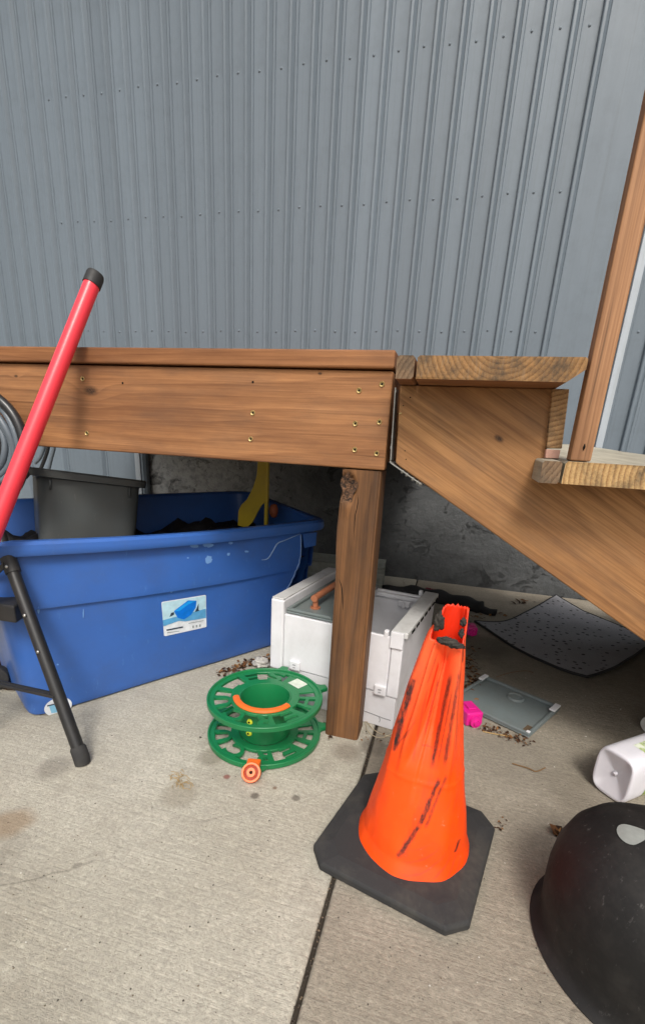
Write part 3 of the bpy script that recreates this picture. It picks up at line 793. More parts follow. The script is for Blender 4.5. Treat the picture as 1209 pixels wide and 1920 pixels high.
# yellow board in the tub
M['yellow'] = plastic('yellow_plastic', (.56, .40, .012), .38, .2, (.75, .6, .1), .25)
yb = thing('plastic_board', 'yellow plastic board with curved edge standing up in the blue tub', 'board', tuple(GY(490, 972, 1.72)-Vector((0, 0, .06))))
YY = 1.72
pl = [(486, 840), (500, 840), (500, 905), (498, 940), (490, 948), (483, 960), (474, 978), (462, 990), (446, 985), (447, 958), (452, 947), (463, 936), (474, 915), (481, 892)]
mb = MB()
ps = [GY(x_, y_, YY) for x_, y_ in pl]; n = len(ps); dn = Vector((.0, .006, 0))
mb.add(ps+[p+dn for p in ps], [tuple(range(n)), tuple(range(n, 2*n))[::-1]]+[(i, (i+1) % n, n+(i+1) % n, n+i) for i in range(n)])
autosmooth(mb.build('blade', M['yellow'], yb, False, True), 40)
a, b = GY(501.5, 840, YY-.004), GY(498.5, 985, YY-.004)
mb = MB(); d = (b-a).normalized(); s_ = Vector((1, 0, 0)); wv = .0065
vs = [a-s_*wv-Vector((0, .006, 0)), a+s_*wv-Vector((0, .006, 0)), a+s_*wv+Vector((0, .012, 0)), a-s_*wv+Vector((0, .012, 0))]
vs += [v+(b-a) for v in vs]; mb.add(vs, BOXF); bevel_obj(mb.build('edge_strip', M['yellow'], yb, False, True), .002)
# small orange thing
q = GY(513, 958, 1.78)
v2, f2 = lathe_geo([(0, -.02), (.012, -.017), (.018, -.006), (.018, .006), (.012, .017), (0, .02)], 14)
o = mesh('rusty_can', [(a, b, c_*1.4) for a, b, c_ in v2], f2, plastic('rust_orange', lin(170, 92, 60), .6, .3), None, True); o.location = q; sub_noise(o, .004, 60)
tag(o, 'small rusty orange lump beside the yellow board in the blue tub', 'scrap')

# ------------------------------------------------------------------ white crate
P0 = GZ(514, 1305); UA = math.atan2(-.108, .994)-R(3.2)
crate = thing('plastic_crate', 'white plastic crate standing open behind the wooden post with one grey lid flap', 'crate', tuple(P0), UA)
M['white'] = plastic('white_plastic', (.79, .79, .82), .42, .25, (.66, .65, .63), .2, .45, (.33, .31, .28), 1.0)
M['white_dirty'] = plastic('white_plastic_dirty', (.62, .62, .61), .5, .4, (.52, .51, .48), .5, .4, (.24, .22, .19), 1.3)
M['lidgrey'] = plastic('grey_plastic', (.17, .205, .205), .4, .4, (.30, .33, .33), .35, .45, (.20, .18, .15))
M['copper'] = plastic('copper_bar', lin(176, 112, 80), .35, .2, lin(214, 150, 112), .1)
W_, D_, Hc = .413, .43, .300
b = lambda n, bb, mt, bev=.003, par=crate: box(n, bb, mt, par, False, bev, 2)
b('front_panel', (.030, .377, .0, .012, .118, Hc), M['white'])
b('base_panel', (.012, .408, .004, .016, .0, .1165), M['white'])
b('back_panel', (.030, .377, D_-.012, D_, .0, Hc+.002), M['white'])
b('side_panel', (W_-.035, W_-.001, .0, D_, .110, Hc), M['white'], .004)
b('side_base', (W_-.033, W_-.005, .0165, D_-.002, .0, .109), M['white'], .003)
b('side_base', (.002, .011, .003, D_-.002, .0, .1035), M['white'], .003)
b('end_panel', (-.016, .029, -.006, D_, .1055, .345), M['white_dirty'] if False else M['white'], .005)
b('end_panel_cap', (-.014, .027, -.003, D_-.002, .3455, .350), M['white_dirty'], .0018)
b('floor_panel', (.03, .375, .0165, D_-.013, .01, .022), M['white'], 0)
# right folded lid: ribbed rail on top
b('folded_lid', (.372, .421, .004, D_+.006, Hc+.001, Hc+.0195), M['white_dirty'], .003)
for k_ in range(7):
    v_ = .05+k_*.055
    b('slot', (.4215, .4235, v_, v_+.032, Hc+.003, Hc+.011), M['dark'], 0)
    b('slot', (.3695, .3715, v_, v_+.036, Hc+.006, Hc+.013), M['dark'], 0)
b('knob', (.352, .366, -.001, .016, Hc-.004, Hc+.017), M['white'], .004)
b('knob', (.352, .366, D_-.012, D_+.004, Hc+.003, Hc+.022), M['white'], .004)
b('knob', (.198, .212, -.002, .010, Hc-.002, Hc+.012), M['white'], .004)
# front corner post of the lid hinge
b('hinge_block', (.374, .412, -.006, .004, Hc-.030, Hc+.0195), M['white'], .002)
# back wall inner lip with catch
b('lip', (.20, .376, D_-.030, D_-.0125, Hc-.020, Hc-.004), M['white'], .003)
b('catch', (.285, .33, D_-.033, D_-.0125, Hc-.045, Hc-.021), M['white'], .004)
b('catch', (.302, .312, D_-.040, D_-.0335, Hc-.048, Hc-.018), M['white'], .003)
# left lid flap with raised frame
mb = MB()
mb.box(.033, .200, .006, D_-.016, Hc+.002, Hc+.010)
mb.box(.033, .045, .0045, D_-.015, Hc+.0105, Hc+.020); mb.box(.188, .201, .0045, D_-.015, Hc+.0105, Hc+.020)
mb.box(.0452, .1878, .0045, .018, Hc+.0105, Hc+.0198); mb.box(.0452, .1878, D_-.028, D_-.0155, Hc+.0105, Hc+.0198)
lid = mb.build('lid_flap', M['lidgrey'], crate); bevel_obj(lid, .003, 2)
mb = MB(); mb.tube(spline([(.10, .075, Hc+.0105), (.10, .075, Hc+.040), (.10, .078, Hc+.046)], 4), .009, 12); mb.tube(spline([(.10, .305, Hc+.0105), (.10, .305, Hc+.040), (.10, .302, Hc+.046)], 4), .009, 12)
mb.tube([(.10, .062, Hc+.046), (.10, .19, Hc+.048), (.10, .318, Hc+.046)], .0115, 14)
mb.tube([(.10, .075, Hc+.0102), (.10, .075, Hc+.014)], .016, 16); mb.tube([(.10, .305, Hc+.0102), (.10, .305, Hc+.014)], .016, 16)
autosmooth(mb.build('handle', M['copper'], crate), 40)
# latches
for (u_, z_) in ((.075, .135), (.360, .128)):
    l_ = b('latch', (u_-.019, u_+.019, -.010, -.0005, z_-.017, z_+.017), M['white'], .006)
    box('latch_slot', (u_-.005, u_+.005, -.0112, -.0103, z_+.003, z_+.0055), flat('slot_grey', (.3, .3, .32)), l_); box('latch_slot', (u_-.004, u_+.004, -.0112, -.0103, z_-.006, z_-.0035), bpy.data.materials['slot_grey'], l_)
mb = MB(); mb.tube([(.30, .0035, .040), (.34, .0032, .037), (.375, .0035, .033), (.40, .0035, .032)], .0013, 5); mb.tube([(.362, .0035, .036), (.368, .0032, .025), (.366, .0035, .015)], .0010, 5)
mb.build('crack_line', flat('crack_grey', (.25, .25, .26)), crate)
mb = MB()
for k_ in range(5):
    mb.box(.205+.008*k_, .21+.012*k_, .20-.02*k_, .24, .0225, .03+.003*k_)

# ------------------------------------------------------------------ green cord reel
M['green'] = plastic('green_plastic', (.010, .185, .060), .33, .3, (.05, .33, .15), .12, .5, (.05, .06, .03))
M['orange_p'] = plastic('orange_plastic', lin(238, 110, 40), .4, .2, lin(250, 150, 90), .1)
RC = Vector((-.423, 1.083, 0))
reel = thing('cord_reel', 'green plastic cord reel lying flat with lettered discs and orange nozzle', 'reel', tuple(RC), R(14))
RR = .160
def ring_prof(r0, r1, z0, z1): return [(r0, z0), (r1, z0), (r1, z1), (r0, z1), (r0, z0)]
def ring(name, r0, r1, z0, z1, mat=None, par=None, n=72, bev=.0015):
    v2, f2 = lathe_geo(ring_prof(r0, r1, z0, z1)[:-1]+[(r0, z0)], n)
    mt = mat or M['green']
    me_vs = v2[:4*n]; fs_ = []
    for i in range(4):
        for k in range(n): fs_.append((i*n+k, i*n+(k+1) % n, ((i+1) % 4)*n+(k+1) % n, ((i+1) % 4)*n+k))
    o = mesh(name, me_vs, fs_, mt, par or reel, False); autosmooth(o, 40)
    if bev: bevel_obj(o, bev, 2)
    return o
def letter(ch, ang, r0, r1, z0, z1, par, width):
    cu = bpy.data.curves.new('letter', 'FONT'); cu.body = ch; cu.align_x = 'CENTER'; cu.size = 1.0; cu.extrude = .5; cu.offset = .022; cu.resolution_u = 3
    to = bpy.data.objects.new('tmp', cu); COL.objects.link(to)
    dg = bpy.context.evaluated_depsgraph_get(); me = bpy.data.meshes.new_from_object(to.evaluated_get(dg)); bpy.data.objects.remove(to)
    xs_ = [v.co.x for v in me.vertices]; ys_ = [v.co.y for v in me.vertices]
    x0, x1, y0, y1 = min(xs_), max(xs_), min(ys_), max(ys_)
    for v in me.vertices:
        tx = ((v.co.x-x0)/(x1-x0)-.5); ty = (v.co.y-y0)/(y1-y0); tz = v.co.z+.5
        rr = r0+(r1-r0)*ty; wd = width*(.72+.42*ty)
        th = ang-tx*wd/((r0+r1)/2*(.78+.34*ty))
        v.co = Vector((rr*math.cos(th), rr*math.sin(th), z0+(z1-z0)*tz))
    me.materials.clear(); me.materials.append(M['green'])
    o = bpy.data.objects.new('letter', me); return link_obj(o, par)
def disc(z0, tabs, top):
    d0 = bpy.data.objects.new('disc', None)
    z1 = z0+.009
    hub = ring('disc_hub', .073, .097, z0, z1)
    rim = ring('disc_rim', .1415, RR, z0, z1)
    ring('disc_lip', RR-.0045, RR+.0020, z0-.001, z1+.0045)
    word = 'HERCULES'
    for i, ch in enumerate(word):
        a = R(-8)-i*R(38.5)
        letter(ch, a, .093, .146, z0+.0012, z1-.0004, reel, .054)
    # plain web with sticker
    vs_, fs_ = [], []; a0, a1, nn = R(17), R(66), 14
    for i in range(nn+1):
        a = a0+(a1-a0)*i/nn
        for (r_, z_) in ((.0925, z0+.002), (.1465, z0+.002), (.1465, z1-.002), (.0925, z1-.002)): vs_.append((r_*math.cos(a), r_*math.sin(a), z_))
    for i in range(nn):
        for k in range(4): fs_.append((i*4+k, i*4+(k+1) % 4, i*4+4+(k+1) % 4, i*4+4+k))
    fs_ += [(0, 1, 2, 3), tuple(nn*4+k for k in range(4))]
    mesh('disc_web', vs_, fs_, M['green'], reel)
    for ta, ln_, wd in tabs:
        mb = MB(); e = Vector((math.cos(ta), math.sin(ta), 0)); s_ = Vector((-e.y, e.x, 0))
        poly = [(RR-.004, -wd*1.7), (RR+ln_*.45, -wd), (RR+ln_, -wd*.8), (RR+ln_, wd*.8), (RR+ln_*.45, wd), (RR-.004, wd*1.7)]
        mb.add(*prism_geo(poly, z0, z1+.004, lambda p, d: tuple(e*p[0]+s_*p[1]+Vector((0, 0, d)))))
        bevel_obj(mb.build('foot_tab', M['green'], reel), .003)
ZT = .116
disc(.004, [(R(-78-14), .030, .022), (R(26-14), .026, .014), (R(150), .026, .014)], False)
disc(ZT, [(R(78), .024, .014), (R(22), .026, .014)], True)
# drum: open cylinder with inner wall
v2, f2 = lathe_geo([(.0715, .006), (.0735, .0135), (.0735, ZT-.0005)], 72)
v2b, f2b = lathe_geo([(.0735, .0131), (.0700, .0131)], 72)
mb = MB(); mb.add(*lathe_geo([(.072, .0135), (.0728, .0135), (.0728, ZT+.009), (.0695, ZT+.010), (.0685, ZT+.008), (.0670, .012), (0.0005, .010)], 72))
autosmooth(mb.build('drum', M['green'], reel), 40)
# orange grip arc on the near side of the hub
vs, fs = [], []; a0, a1, nn = R(-168), R(-34), 30
for i in range(nn+1):
    a = a0+(a1-a0)*i/nn
    for (r_, z_) in ((.0725, ZT+.0105), (.0905, ZT+.0098), (.0905, ZT+.0125), (.086, ZT+.0165), (.077, ZT+.0172), (.0725, ZT+.014)): vs.append((r_*math.cos(a), r_*math.sin(a), z_))
for i in range(nn):
    for k in range(6): fs.append((i*6+k, i*6+(k+1) % 6, i*6+6+(k+1) % 6, i*6+6+k))
fs += [tuple(range(6)), tuple(nn*6+k for k in range(6))]
autosmooth(mesh('grip', vs, fs, M['orange_p'], reel), 45)
# sticker on the plain web
mb = MB(); a = R(45); e = Vector((math.cos(a), math.sin(a), 0)); s_ = Vector((-e.y, e.x, 0))
mb.add([e*.101-s_*.026+Vector((0, 0, ZT+.0076)), e*.141-s_*.024+Vector((0, 0, ZT+.0076)), e*.139+s_*.022+Vector((0, 0, ZT+.0076)), e*.099+s_*.020+Vector((0, 0, ZT+.0076))], [(0, 1, 2, 3)])
mb.build('label', flat('reel_sticker', lin(214, 222, 208), .5), reel)
# orange round nozzle on the front tab (faces forward)
na_ = R(-92)
e = Vector((math.cos(na_), math.sin(na_), 0))
def nozz(prof, name, mat, par=None, n=28):
    v2, f2 = lathe_geo(prof, n); up = (e*.72+Vector((0, 0, .69))).normalized(); s_ = up.cross(Vector((0, 0, 1))).normalized(); t_ = s_.cross(up)
    base_ = e*(RR+.036)+Vector((0, 0, .0215))
    o = mesh(name, [base_+s_*a+t_*b+up*c_ for a, b, c_ in v2], f2, mat, par or reel); return autosmooth(o, 40)
nz = nozz([(.0, -.014), (.023, -.014), (.0245, .006), (.0235, .009), (.0190, .009), (.0175, .001), (.0120, .001), (.0110, .009), (.0045, .009), (.0040, .002), (0, .002)], 'nozzle', M['orange_p'])
nozz([(0.0005, .0026), (.0038, .0026), (.0036, .0030), (0.0005, .0030)], 'nozzle_hole', M['dark'], nz); nozz([(.0123, .0015), (.0172, .0015), (.0172, .002), (.0123, .002)], 'nozzle_groove', flat('dark_orange', lin(150, 50, 20), .6), nz)
bv = MB(); s_ = Vector((-e.y, e.x, 0)); bv.add(*prism_geo([(RR-.004, -.017), (RR+.026, -.017), (RR+.026, .017), (RR-.004, .017)], .0175, .034, lambda p, d: tuple(e*p[0]+s_*p[1]+Vector((0, 0, d)))))
bevel_obj(bv.build('nozzle_block', M['orange_p'], reel), .003)
# small yellow tags on the drum
for aa, zz in ((R(-118), .045), (R(-116), .082)):
    e2 = Vector((math.cos(aa), math.sin(aa), 0)); s2 = Vector((-e2.y, e2.x, 0)); pc = e2*.0745+Vector((0, 0, zz))
    mb = MB(); mb.tube([pc-e2*.0005, pc+e2*.004], [.009, .007], 10); mb.build('tag', flat('yellow_tag', lin(214, 224, 60), .5) if 'yellow_tag' not in bpy.data.materials else bpy.data.materials['yellow_tag'], reel)
    mb = MB(); mb.tube([pc+e2*.0042, pc+e2*.0048], .0034, 8); mb.build('tag_hole', M['dark'], reel)

# ------------------------------------------------------------------ traffic cone
CC = Vector((.013, .820, 0))
cone = thing('traffic_cone', 'battered orange traffic cone with torn top and black scuffs on a rubber base', 'cone', tuple(CC))
g = NT('cone_orange'); P = g.obj(); sp = g.n('ShaderNodeSeparateXYZ'); g.put(sp.inputs[0], P)
oc, oc2 = lin(255, 80, 8), lin(255, 106, 60)
n = g.noise(P, 7, 5, .6); f = g.noise(P, 70, 5, .65)
c = g.mix(g.mapr(sp.outputs[2], .22, .42, 0, .75), oc, oc2)
c = g.mix(g.mapr(n, .4, .7, 0, .4), c, lin(236, 52, 10))
fa = g.noise(g.scale(P, (90, 60, 7), rot=(0, R(8), 0)), 1, 5, .7)
grn = g.noise(g.scale(P, (1, 1, .35)), 210, 4, .75)
def streak(x0, z0, x1, z1, wid, k):               # a scuff between two points of the near face (x, z)
    dx, dz = x1-x0, z1-z0; L = math.hypot(dx, dz)
    px_ = g.math('SUBTRACT', sp.outputs[0], x0); pz_ = g.math('SUBTRACT', sp.outputs[2], z0)
    al = g.math('DIVIDE', g.math('ADD', g.math('MULTIPLY', px_, dx/L), g.math('MULTIPLY', pz_, dz/L)), L)
    ac = g.math('ABSOLUTE', g.math('ADD', g.math('MULTIPLY', px_, -dz/L), g.math('MULTIPLY', pz_, dx/L)))
    ac = g.math('ADD', ac, g.math('MULTIPLY', g.math('SUBTRACT', fa, .5), wid*2.2))
    mk = g.math('MULTIPLY', g.mapr(ac, wid*.35, wid, 1, 0), g.math('MULTIPLY', g.mapr(al, -.02, .08), g.mapr(al, .92, 1.02, 1, 0)))
    mk = g.math('MULTIPLY', mk, g.mapr(sp.outputs[1], -.01, .0, 1, 0) if False else 1.0)
    mk = g.math('MULTIPLY', mk, g.mapr(grn, .30, .58, .5, 1.0))
    return g.math('MULTIPLY', mk, k)
tx = lambda px, py: (lambda q: (q.x-CC.x, q.z))(GY(px, py, .80))
marks = [((842, 1240), (812, 1440), .012, .15), ((812, 1440), (760, 1556), .011, .25), ((790, 1240), (770, 1330), .008, .18), ((820, 1235), (800, 1290), .0022, .45), ((800, 1300), (775, 1420), .0030, .35), ((848, 1300), (822, 1420), .0020, .5), ((870, 1210), (868, 1262), .0028, .8), ((778, 1352), (742, 1400), .0022, .5), ((748, 1352), (738, 1408), .0050, 1.0), ((790, 1398), (812, 1404), .0025, .4), ((845, 1275), (810, 1430), .0045, .9), ((862, 1265), (833, 1425), .0045, .8), ((825, 1445), (790, 1510), .006, .95), ((790, 1510), (752, 1552), .006, .9), ((838, 1440), (800, 1515), .004, .7), ((822, 1290), (795, 1385), .0025, .6), ((768, 1290), (740, 1405), .007, 1.0), ((775, 1282), (760, 1330), .007, .9), ((862, 1560), (852, 1572), .004, .9)]
for (a, b2, wd, k_) in marks:
    c = g.mix(streak(*tx(*a), *tx(*b2), wd, k_), c, (.018, .014, .014))
# faint half-moon scrapes
wv_ = g.n('ShaderNodeTexWave', wave_type='RINGS', rings_direction='SPHERICAL'); g.put(wv_.inputs['Vector'], g.scale(P, (1, 1, .55), loc=(.005, .1, -.18))); wv_.inputs['Scale'].default_value = 26; wv_.inputs['Distortion'].default_value = 2.0
c = g.mix(g.math('MULTIPLY', g.mapr(wv_.outputs[0], .82, 1.0, 0, .28), g.mapr(n, .5, .62)), c, lin(150, 50, 50))
c = g.mix(g.mapr(f, .66, .74, 0, .35), c, lin(255, 150, 120))
c = g.mix(g.mapr(g.noise(P, 26, 6, .7), .5, .72, 0, .22), c, lin(215, 60, 24))
g.col(c); g.rough(g.mapr(f, .3, .7, .42, .6)); g.spec(.35); g.bump(f, .12, .002)
M['cone'] = g.mat
M['cone_in'] = plastic('cone_inner', lin(240, 50, 8), .5, .2, None, .15)
M['rubber'] = plastic('black_rubber', (.035, .035, .036), .75, .4, (.09, .09, .088), .35, .25, (.12, .11, .09))
# rubber base with cut corners
bd = math.atan2(-.076, .307); hb = .162
ru, rv = Vector((math.cos(bd), math.sin(bd), 0)), Vector((-math.sin(bd), math.cos(bd), 0))
ch = .035; sq = [(-hb+ch, -hb), (hb-ch, -hb), (hb, -hb+ch), (hb, hb-ch), (hb-ch, hb), (-hb+ch, hb), (-hb, hb-ch), (-hb, -hb+ch)]
rg = []
for (sc_, z_) in ((1, 0.0005), (1, .014), (.985, .020), (.80, .026)): rg.append([ru*(x_*sc_)+rv*(y_*sc_)+Vector((0, 0, z_)) for x_, y_ in sq])
vs, fs = loft_geo(rg, cap0=True, cap1=True); bevel_obj(mesh('base', vs, fs, M['rubber'], cone), .003)
# body
TOPO = Vector((.031, .045, .532)); NC = 160; NZ = 120
def cone_pt(a, t, inner=0.0):
    ctr = Vector((.010*(1-t), 0, .024)).lerp(TOPO, t)
    r_ = .112*(1-t)+.0235*t-inner-.006*math.sin(PI*t)
    if t < .05: r_ += .006*(1-t/.05)
    q = Vector((math.cos(a), math.sin(a), 0))
    squash = 1-.10*math.sin(PI*t)                     # flattened towards the viewer
    p = ctr+Vector((q.x*r_*(1+.06*math.sin(PI*t)), q.y*r_*squash, 0))
    ad0 = math.degrees(a) % 360; wpoly = max(0, min(1, (t-.22)/.35)); wpoly = wpoly*wpoly*(3-2*wpoly)*max(0, 1-max(0, t-.86)/.14)*.92
    for (va, vb) in ((212, 302), (302, 400), (150, 212)):
        a_ = ad0 if ad0 >= va or vb <= 360 else ad0+360
        if va <= a_ < vb:
            k_ = math.cos(R((vb-va)/2))/math.cos(R(a_-(va+vb)/2)); k_ = 1+(k_-1)*wpoly
            cxy = Vector((ctr.x, ctr.y, p.z)); p = cxy+(p-cxy)*k_*(1+.27*wpoly)
    # creases down the left of the near face and a ring seam
    fold = math.exp(-((a-R(232))/.16)**2)*.010*max(0, min(1, (t-.25)/.3))*max(0, 1-(max(t, .85)-.85)/.15)
    fold2 = -math.exp(-((a-R(262))/.20)**2)*.006*math.sin(PI*max(0, min(1, (t-.35)/.6)))
    ad = math.degrees(a) % 360; ss = lambda e0, e1, x: (lambda k: k*k*(3-2*k))(max(0, min(1, (x-e0)/(e1-e0))))
    dent = .026*ss(236, 241, ad)*(1-ss(270, 298, ad))*ss(.36, .56, t)*(1-ss(.78, .90, t))+.006*ss(256, 262, ad)*(1-ss(285, 300, ad))*ss(.2, .4, t)*(1-ss(.6, .8, t))
    p -= Vector((q.x, q.y, 0))*(dent-.011*math.exp(-((ad-233)/5)**2)*ss(.3, .5, t)*(1-ss(.85, .95, t)))
    p -= Vector((q.x, q.y, 0))*(fold2-.012*math.exp(-((ad-200)/26)**2)*ss(.40, .72, t)*(1-ss(.90, .97, t)))
    p += Vector((q.x, q.y, 0))*(.0035*noise.noise(Vector((q.x*2.2, q.y*2.2, t*5)))+.0007*noise.noise(Vector((q.x*5, q.y*5, t*14))))
    p += Vector((q.x, q.y, 0))*(.0014*math.exp(-((t-.345)/.006)**2))
    return p
def top_t(a):                                        # torn upper edge: low in front, high behind
    fr_ = max(0.0, -math.sin(a))
    s0 = 1.0-.115*min(1, max(0, fr_*1.9-.15))
    return s0+.012*noise.noise(Vector((math.cos(a)*5, math.sin(a)*5, 0)))+.006*noise.noise(Vector((math.cos(a)*17, math.sin(a)*17, 3)))
rings = []
for j in range(NZ+1):
    rings.append([cone_pt(2*PI*k/NC, (j/NZ)*top_t(2*PI*k/NC)) for k in range(NC)])
inner = []
for j in range(NZ//2+1):
    inner.append([cone_pt(2*PI*k/NC, (1-j/(NZ//2)*.6)*top_t(2*PI*k/NC), .0035) for k in range(NC)])
vs, fs = loft_geo(rings+inner)
o = mesh('body', vs, fs, [M['cone'], M['cone_in']], cone, True)
for p in o.data.polygons:
    if p.index > NZ*NC: p.material_index = 1
# black collar remnants at the torn top
def lump(name, ctr, sc, seed, mat, par, n=24):
    vs_, fs_ = [], []
    for j in range(n+1):
        for i in range(n):
            th, ph = PI*j/n, 2*PI*i/n; d = Vector((math.sin(th)*math.cos(ph), math.sin(th)*math.sin(ph), math.cos(th)))
            k_ = 1+.5*noise.noise(d*1.9+Vector((seed, 0, 0)))+.30*noise.noise(d*4.5+Vector((seed, 3, 0)))+.14*noise.noise(d*11+Vector((seed, 5, 0)))
            vs_.append(Vector(ctr)+Vector((d.x*sc[0], d.y*sc[1], d.z*sc[2]))*k_)
    for j in range(n):
        for i in range(n): fs_.append((j*n+i, j*n+(i+1) % n, (j+1)*n+(i+1) % n, (j+1)*n+i))
    return mesh(name, vs_, fs_, mat, par, True)
def cl(px, py, Y): return GY(px, py, Y)-CC
M['collar'] = plastic('torn_black_rubber', (.035, .032, .03), .8, .6, (.2, .18, .15), .5, .2, (.16, .13, .09))
lump('collar_scrap', cl(823, 1166, .838), (.009, .006, .017), 1.0, M['collar'], cone)
lump('collar_scrap', cl(868, 1167, .842), (.005, .006, .008), 4.0, M['collar'], cone)
lump('collar_scrap', cl(838, 1203, .812), (.017, .004, .008), 7.0, M['collar'], cone)
lump('collar_scrap', cl(856, 1211, .812), (.014, .004, .006), 9.0, M['collar'], cone)
lump('collar_scrap', cl(865, 1188, .824), (.005, .005, .008), 12.0, M['collar'], cone)
M['pale'] = flat('pale_spot', lin(236, 205, 190), .6)
def cone_hit(px, py):
    d = ray(px, py); best = None; lo, hi = .5, 1.6
    for _ in range(50):
        mid = (lo+hi)/2; p = Vector((0, 0, H))+d*mid-CC; t = max(0, min(1, (p.z-.024)/.511)); a = math.atan2(p.y-(TOPO.y*t), p.x-(.010*(1-t)+TOPO.x*t))
        q = cone_pt(a % (2*PI), t); ctr = Vector((.010*(1-t), 0, .024)).lerp(TOPO, t)
        if (Vector((p.x, p.y))-Vector((ctr.x, ctr.y))).length > (Vector((q.x, q.y))-Vector((ctr.x, ctr.y))).length: lo = mid
        else: hi = mid
    return Vector((0, 0, H))+d*lo-CC
for (px, py, r_) in [(818, 1221, .0032), (811, 1232, .0026), (806, 1239, .0018), (816, 1245, .0040)]:
    q = cone_hit(px, py); lump('pale_spot', q, (r_*1.2, .0010, r_*.7), px*.1, M['pale'], cone, 8)

# ------------------------------------------------------------------ black folding stool frame at the left
M['blackmetal'] = plastic('black_painted_metal', (.016, .016, .017), .42, .35, (.06, .06, .06), .15, .45)
M['blackplast'] = plastic('black_plastic', (.022, .022, .023), .55, .4, (.08, .08, .08), .2, .4)
foot = GZ(155, 1432)
stool = thing('folding_stool', 'black tubular folding stool frame with rubber foot in front of the blue tub', 'stool', (foot.x, foot.y, 0))
topp = GY(0, 1005, .93)
legdir = (topp-foot).normalized()
f0 = foot+Vector((0, 0, .012))
tube('leg', [f0+legdir*.02, topp+legdir*.02], .0155, M['blackmetal'], stool, 16, False, True)
mb = MB(); mb.tube([foot+Vector((0, 0, .001)), f0+legdir*.005, f0+legdir*.030, f0+legdir*.036], [.0185, .0195, .0192, .017], 16); autosmooth(mb.build('foot_cap', M['rubber'], stool, False, True), 40)
side = Vector((-1, .04, 0)).normalized()
def legpt(py):
    best = min(range(200), key=lambda i: abs((lambda q: ((q-Vector((0, 0, H))).dot(CU_)/((q-Vector((0, 0, H))).dot(_f))*-F+CY))(f0+(topp-f0)*(i/199))-py)); return f0+(topp-f0)*(best/199)
pc = legpt(1306); mb = MB(); mb.tube([pc, pc+side*.40+Vector((0, 0, -.012))], .008, 12); mb.tube([pc+Vector((0, -.012, .004)), pc+side*.40+Vector((0, -.012, -.008))], .005, 10); autosmooth(mb.build('crossbar', M['blackmetal'], stool, False, True), 40)
ps_ = legpt(1150)
mb = MB(); mb.add([ps_+Vector((-.40, -.02, -.035)), ps_+Vector((-.022, -.02, -.026)), ps_+Vector((-.045, .05, -.026)), ps_+Vector((-.40, .05, -.035)), ps_+Vector((-.40, -.02, .02)), ps_+Vector((-.022, -.02, .022)), ps_+Vector((-.045, .05, .022)), ps_+Vector((-.40, .05, .014))], BOXF)
bevel_obj(mb.build('step', M['blackplast'], stool, False, True), .006, 3)
pb = legpt(1058)
mb = MB(); mb.add(*prism_geo([(0, -.008), (0, .008), (-.30, -.232), (-.30, -.25)], -.020, -.016, lambda p, d: tuple(pb+Vector((p[0], d, p[1]))))); mb.build('brace', M['blackmetal'], stool, False, True)
mb = MB(); mb.tube([legpt(1075), legpt(1045)], .0185, 14); autosmooth(mb.build('collar', M['blackplast'], stool, False, True), 40)
M['steel'] = flat('rivet_steel', (.6, .6, .58), .3, .5, .9)
for py in (1060, 1150, 1218):
    q = legpt(py)+Vector((.006, -.0165, 0)); mb = MB(); mb.tube([q, q+Vector((0, -.003, 0))], [.005, .0035], 10); mb.build('rivet', M['steel'], stool, True, True)
# second leg, out of the frame
tube('leg', [Vector((foot.x-.48, foot.y, 0.014)), Vector((topp.x-.18, topp.y, topp.z))], .0155, M['blackmetal'], stool, 14, False, True)

# red pole
M['red'] = plastic('red_painted_tube', lin(244, 62, 76), .32, .12, lin(240, 110, 110), .06)
pa, pb_ = GY(0, 966, .885), GY(120, 664, 1.065)
dr = (pb_-pa).normalized(); bot = pa-dr*((pa.z-.012)/dr.z); tp = pb_+dr*.20
rp = thing('red_pole', 'smooth red painted tube leaning against the deck edge at the left', 'pole', tuple(bot))
tube('pole_tube', [bot, pa, pb_, tp], [.0205, .0205, .0195, .0190], M['red'], rp, 24, False, True)
tube('end_cap', [tp-dr*.010, tp+dr*.016, tp+dr*.022, tp+dr*.024], [.0212, .0212, .019, .012], M['blackplast'], rp, 20, False, True)

# coil hanging on the rim board at the far left
coil = thing('hose_coil', 'coiled hose of black and grey loops hanging on the rim board behind the red pole', 'hose', (-1.265, 1.07, .757))
M['hose_b'] = plastic('black_hose', (.02, .02, .022), .3, .2); M['hose_g'] = plastic('grey_hose', lin(98, 107, 116), .4, .2)
for (rr_, r_, mt, dy, nm) in ((.138, .0135, 'hose_b', 0, 'black_loop'), (.1175, .0088, 'hose_g', .004, 'grey_loop'), (.1015, .0085, 'hose_g', -.002, 'grey_loop'), (.0855, .0085, 'hose_g', .004, 'grey_loop'), (.070, .0085, 'hose_g', .0, 'grey_loop'), (.0545, .008, 'hose_b', .003, 'black_loop')):
    tube(nm, [(rr_*math.cos(2*PI*k/48)*.98, dy+.004*math.sin(3*2*PI*k/48+rr_*90), rr_*math.sin(2*PI*k/48)*1.03) for k in range(48)], r_, M[mt], coil, 12, True)
tube('hook', [(-.02, .06, .13), (-.02, -.015, .128), (-.02, -.022, .14)], .004, M['blackmetal'], coil, 8)
cab = thing('hanging_cable', 'two dark cables hanging below the rim board above the grey tote', 'cable', tuple(GY(90, 850, 2.5)-Vector((0, 0, .3))))
for pts in ([(84, 820), (82, 840), (75, 858), (66, 868)], [(102, 815), (101, 840), (96, 860), (90, 885)], [(92, 815), (90, 840), (84, 860), (76, 880)]):
    tube('cable', spline([GY(x_, y_, 2.5) for x_, y_ in pts], 5), .011, M['hose_b'] if pts[0][0] == 92 else M['hose_g'], cab, 10, False, True)

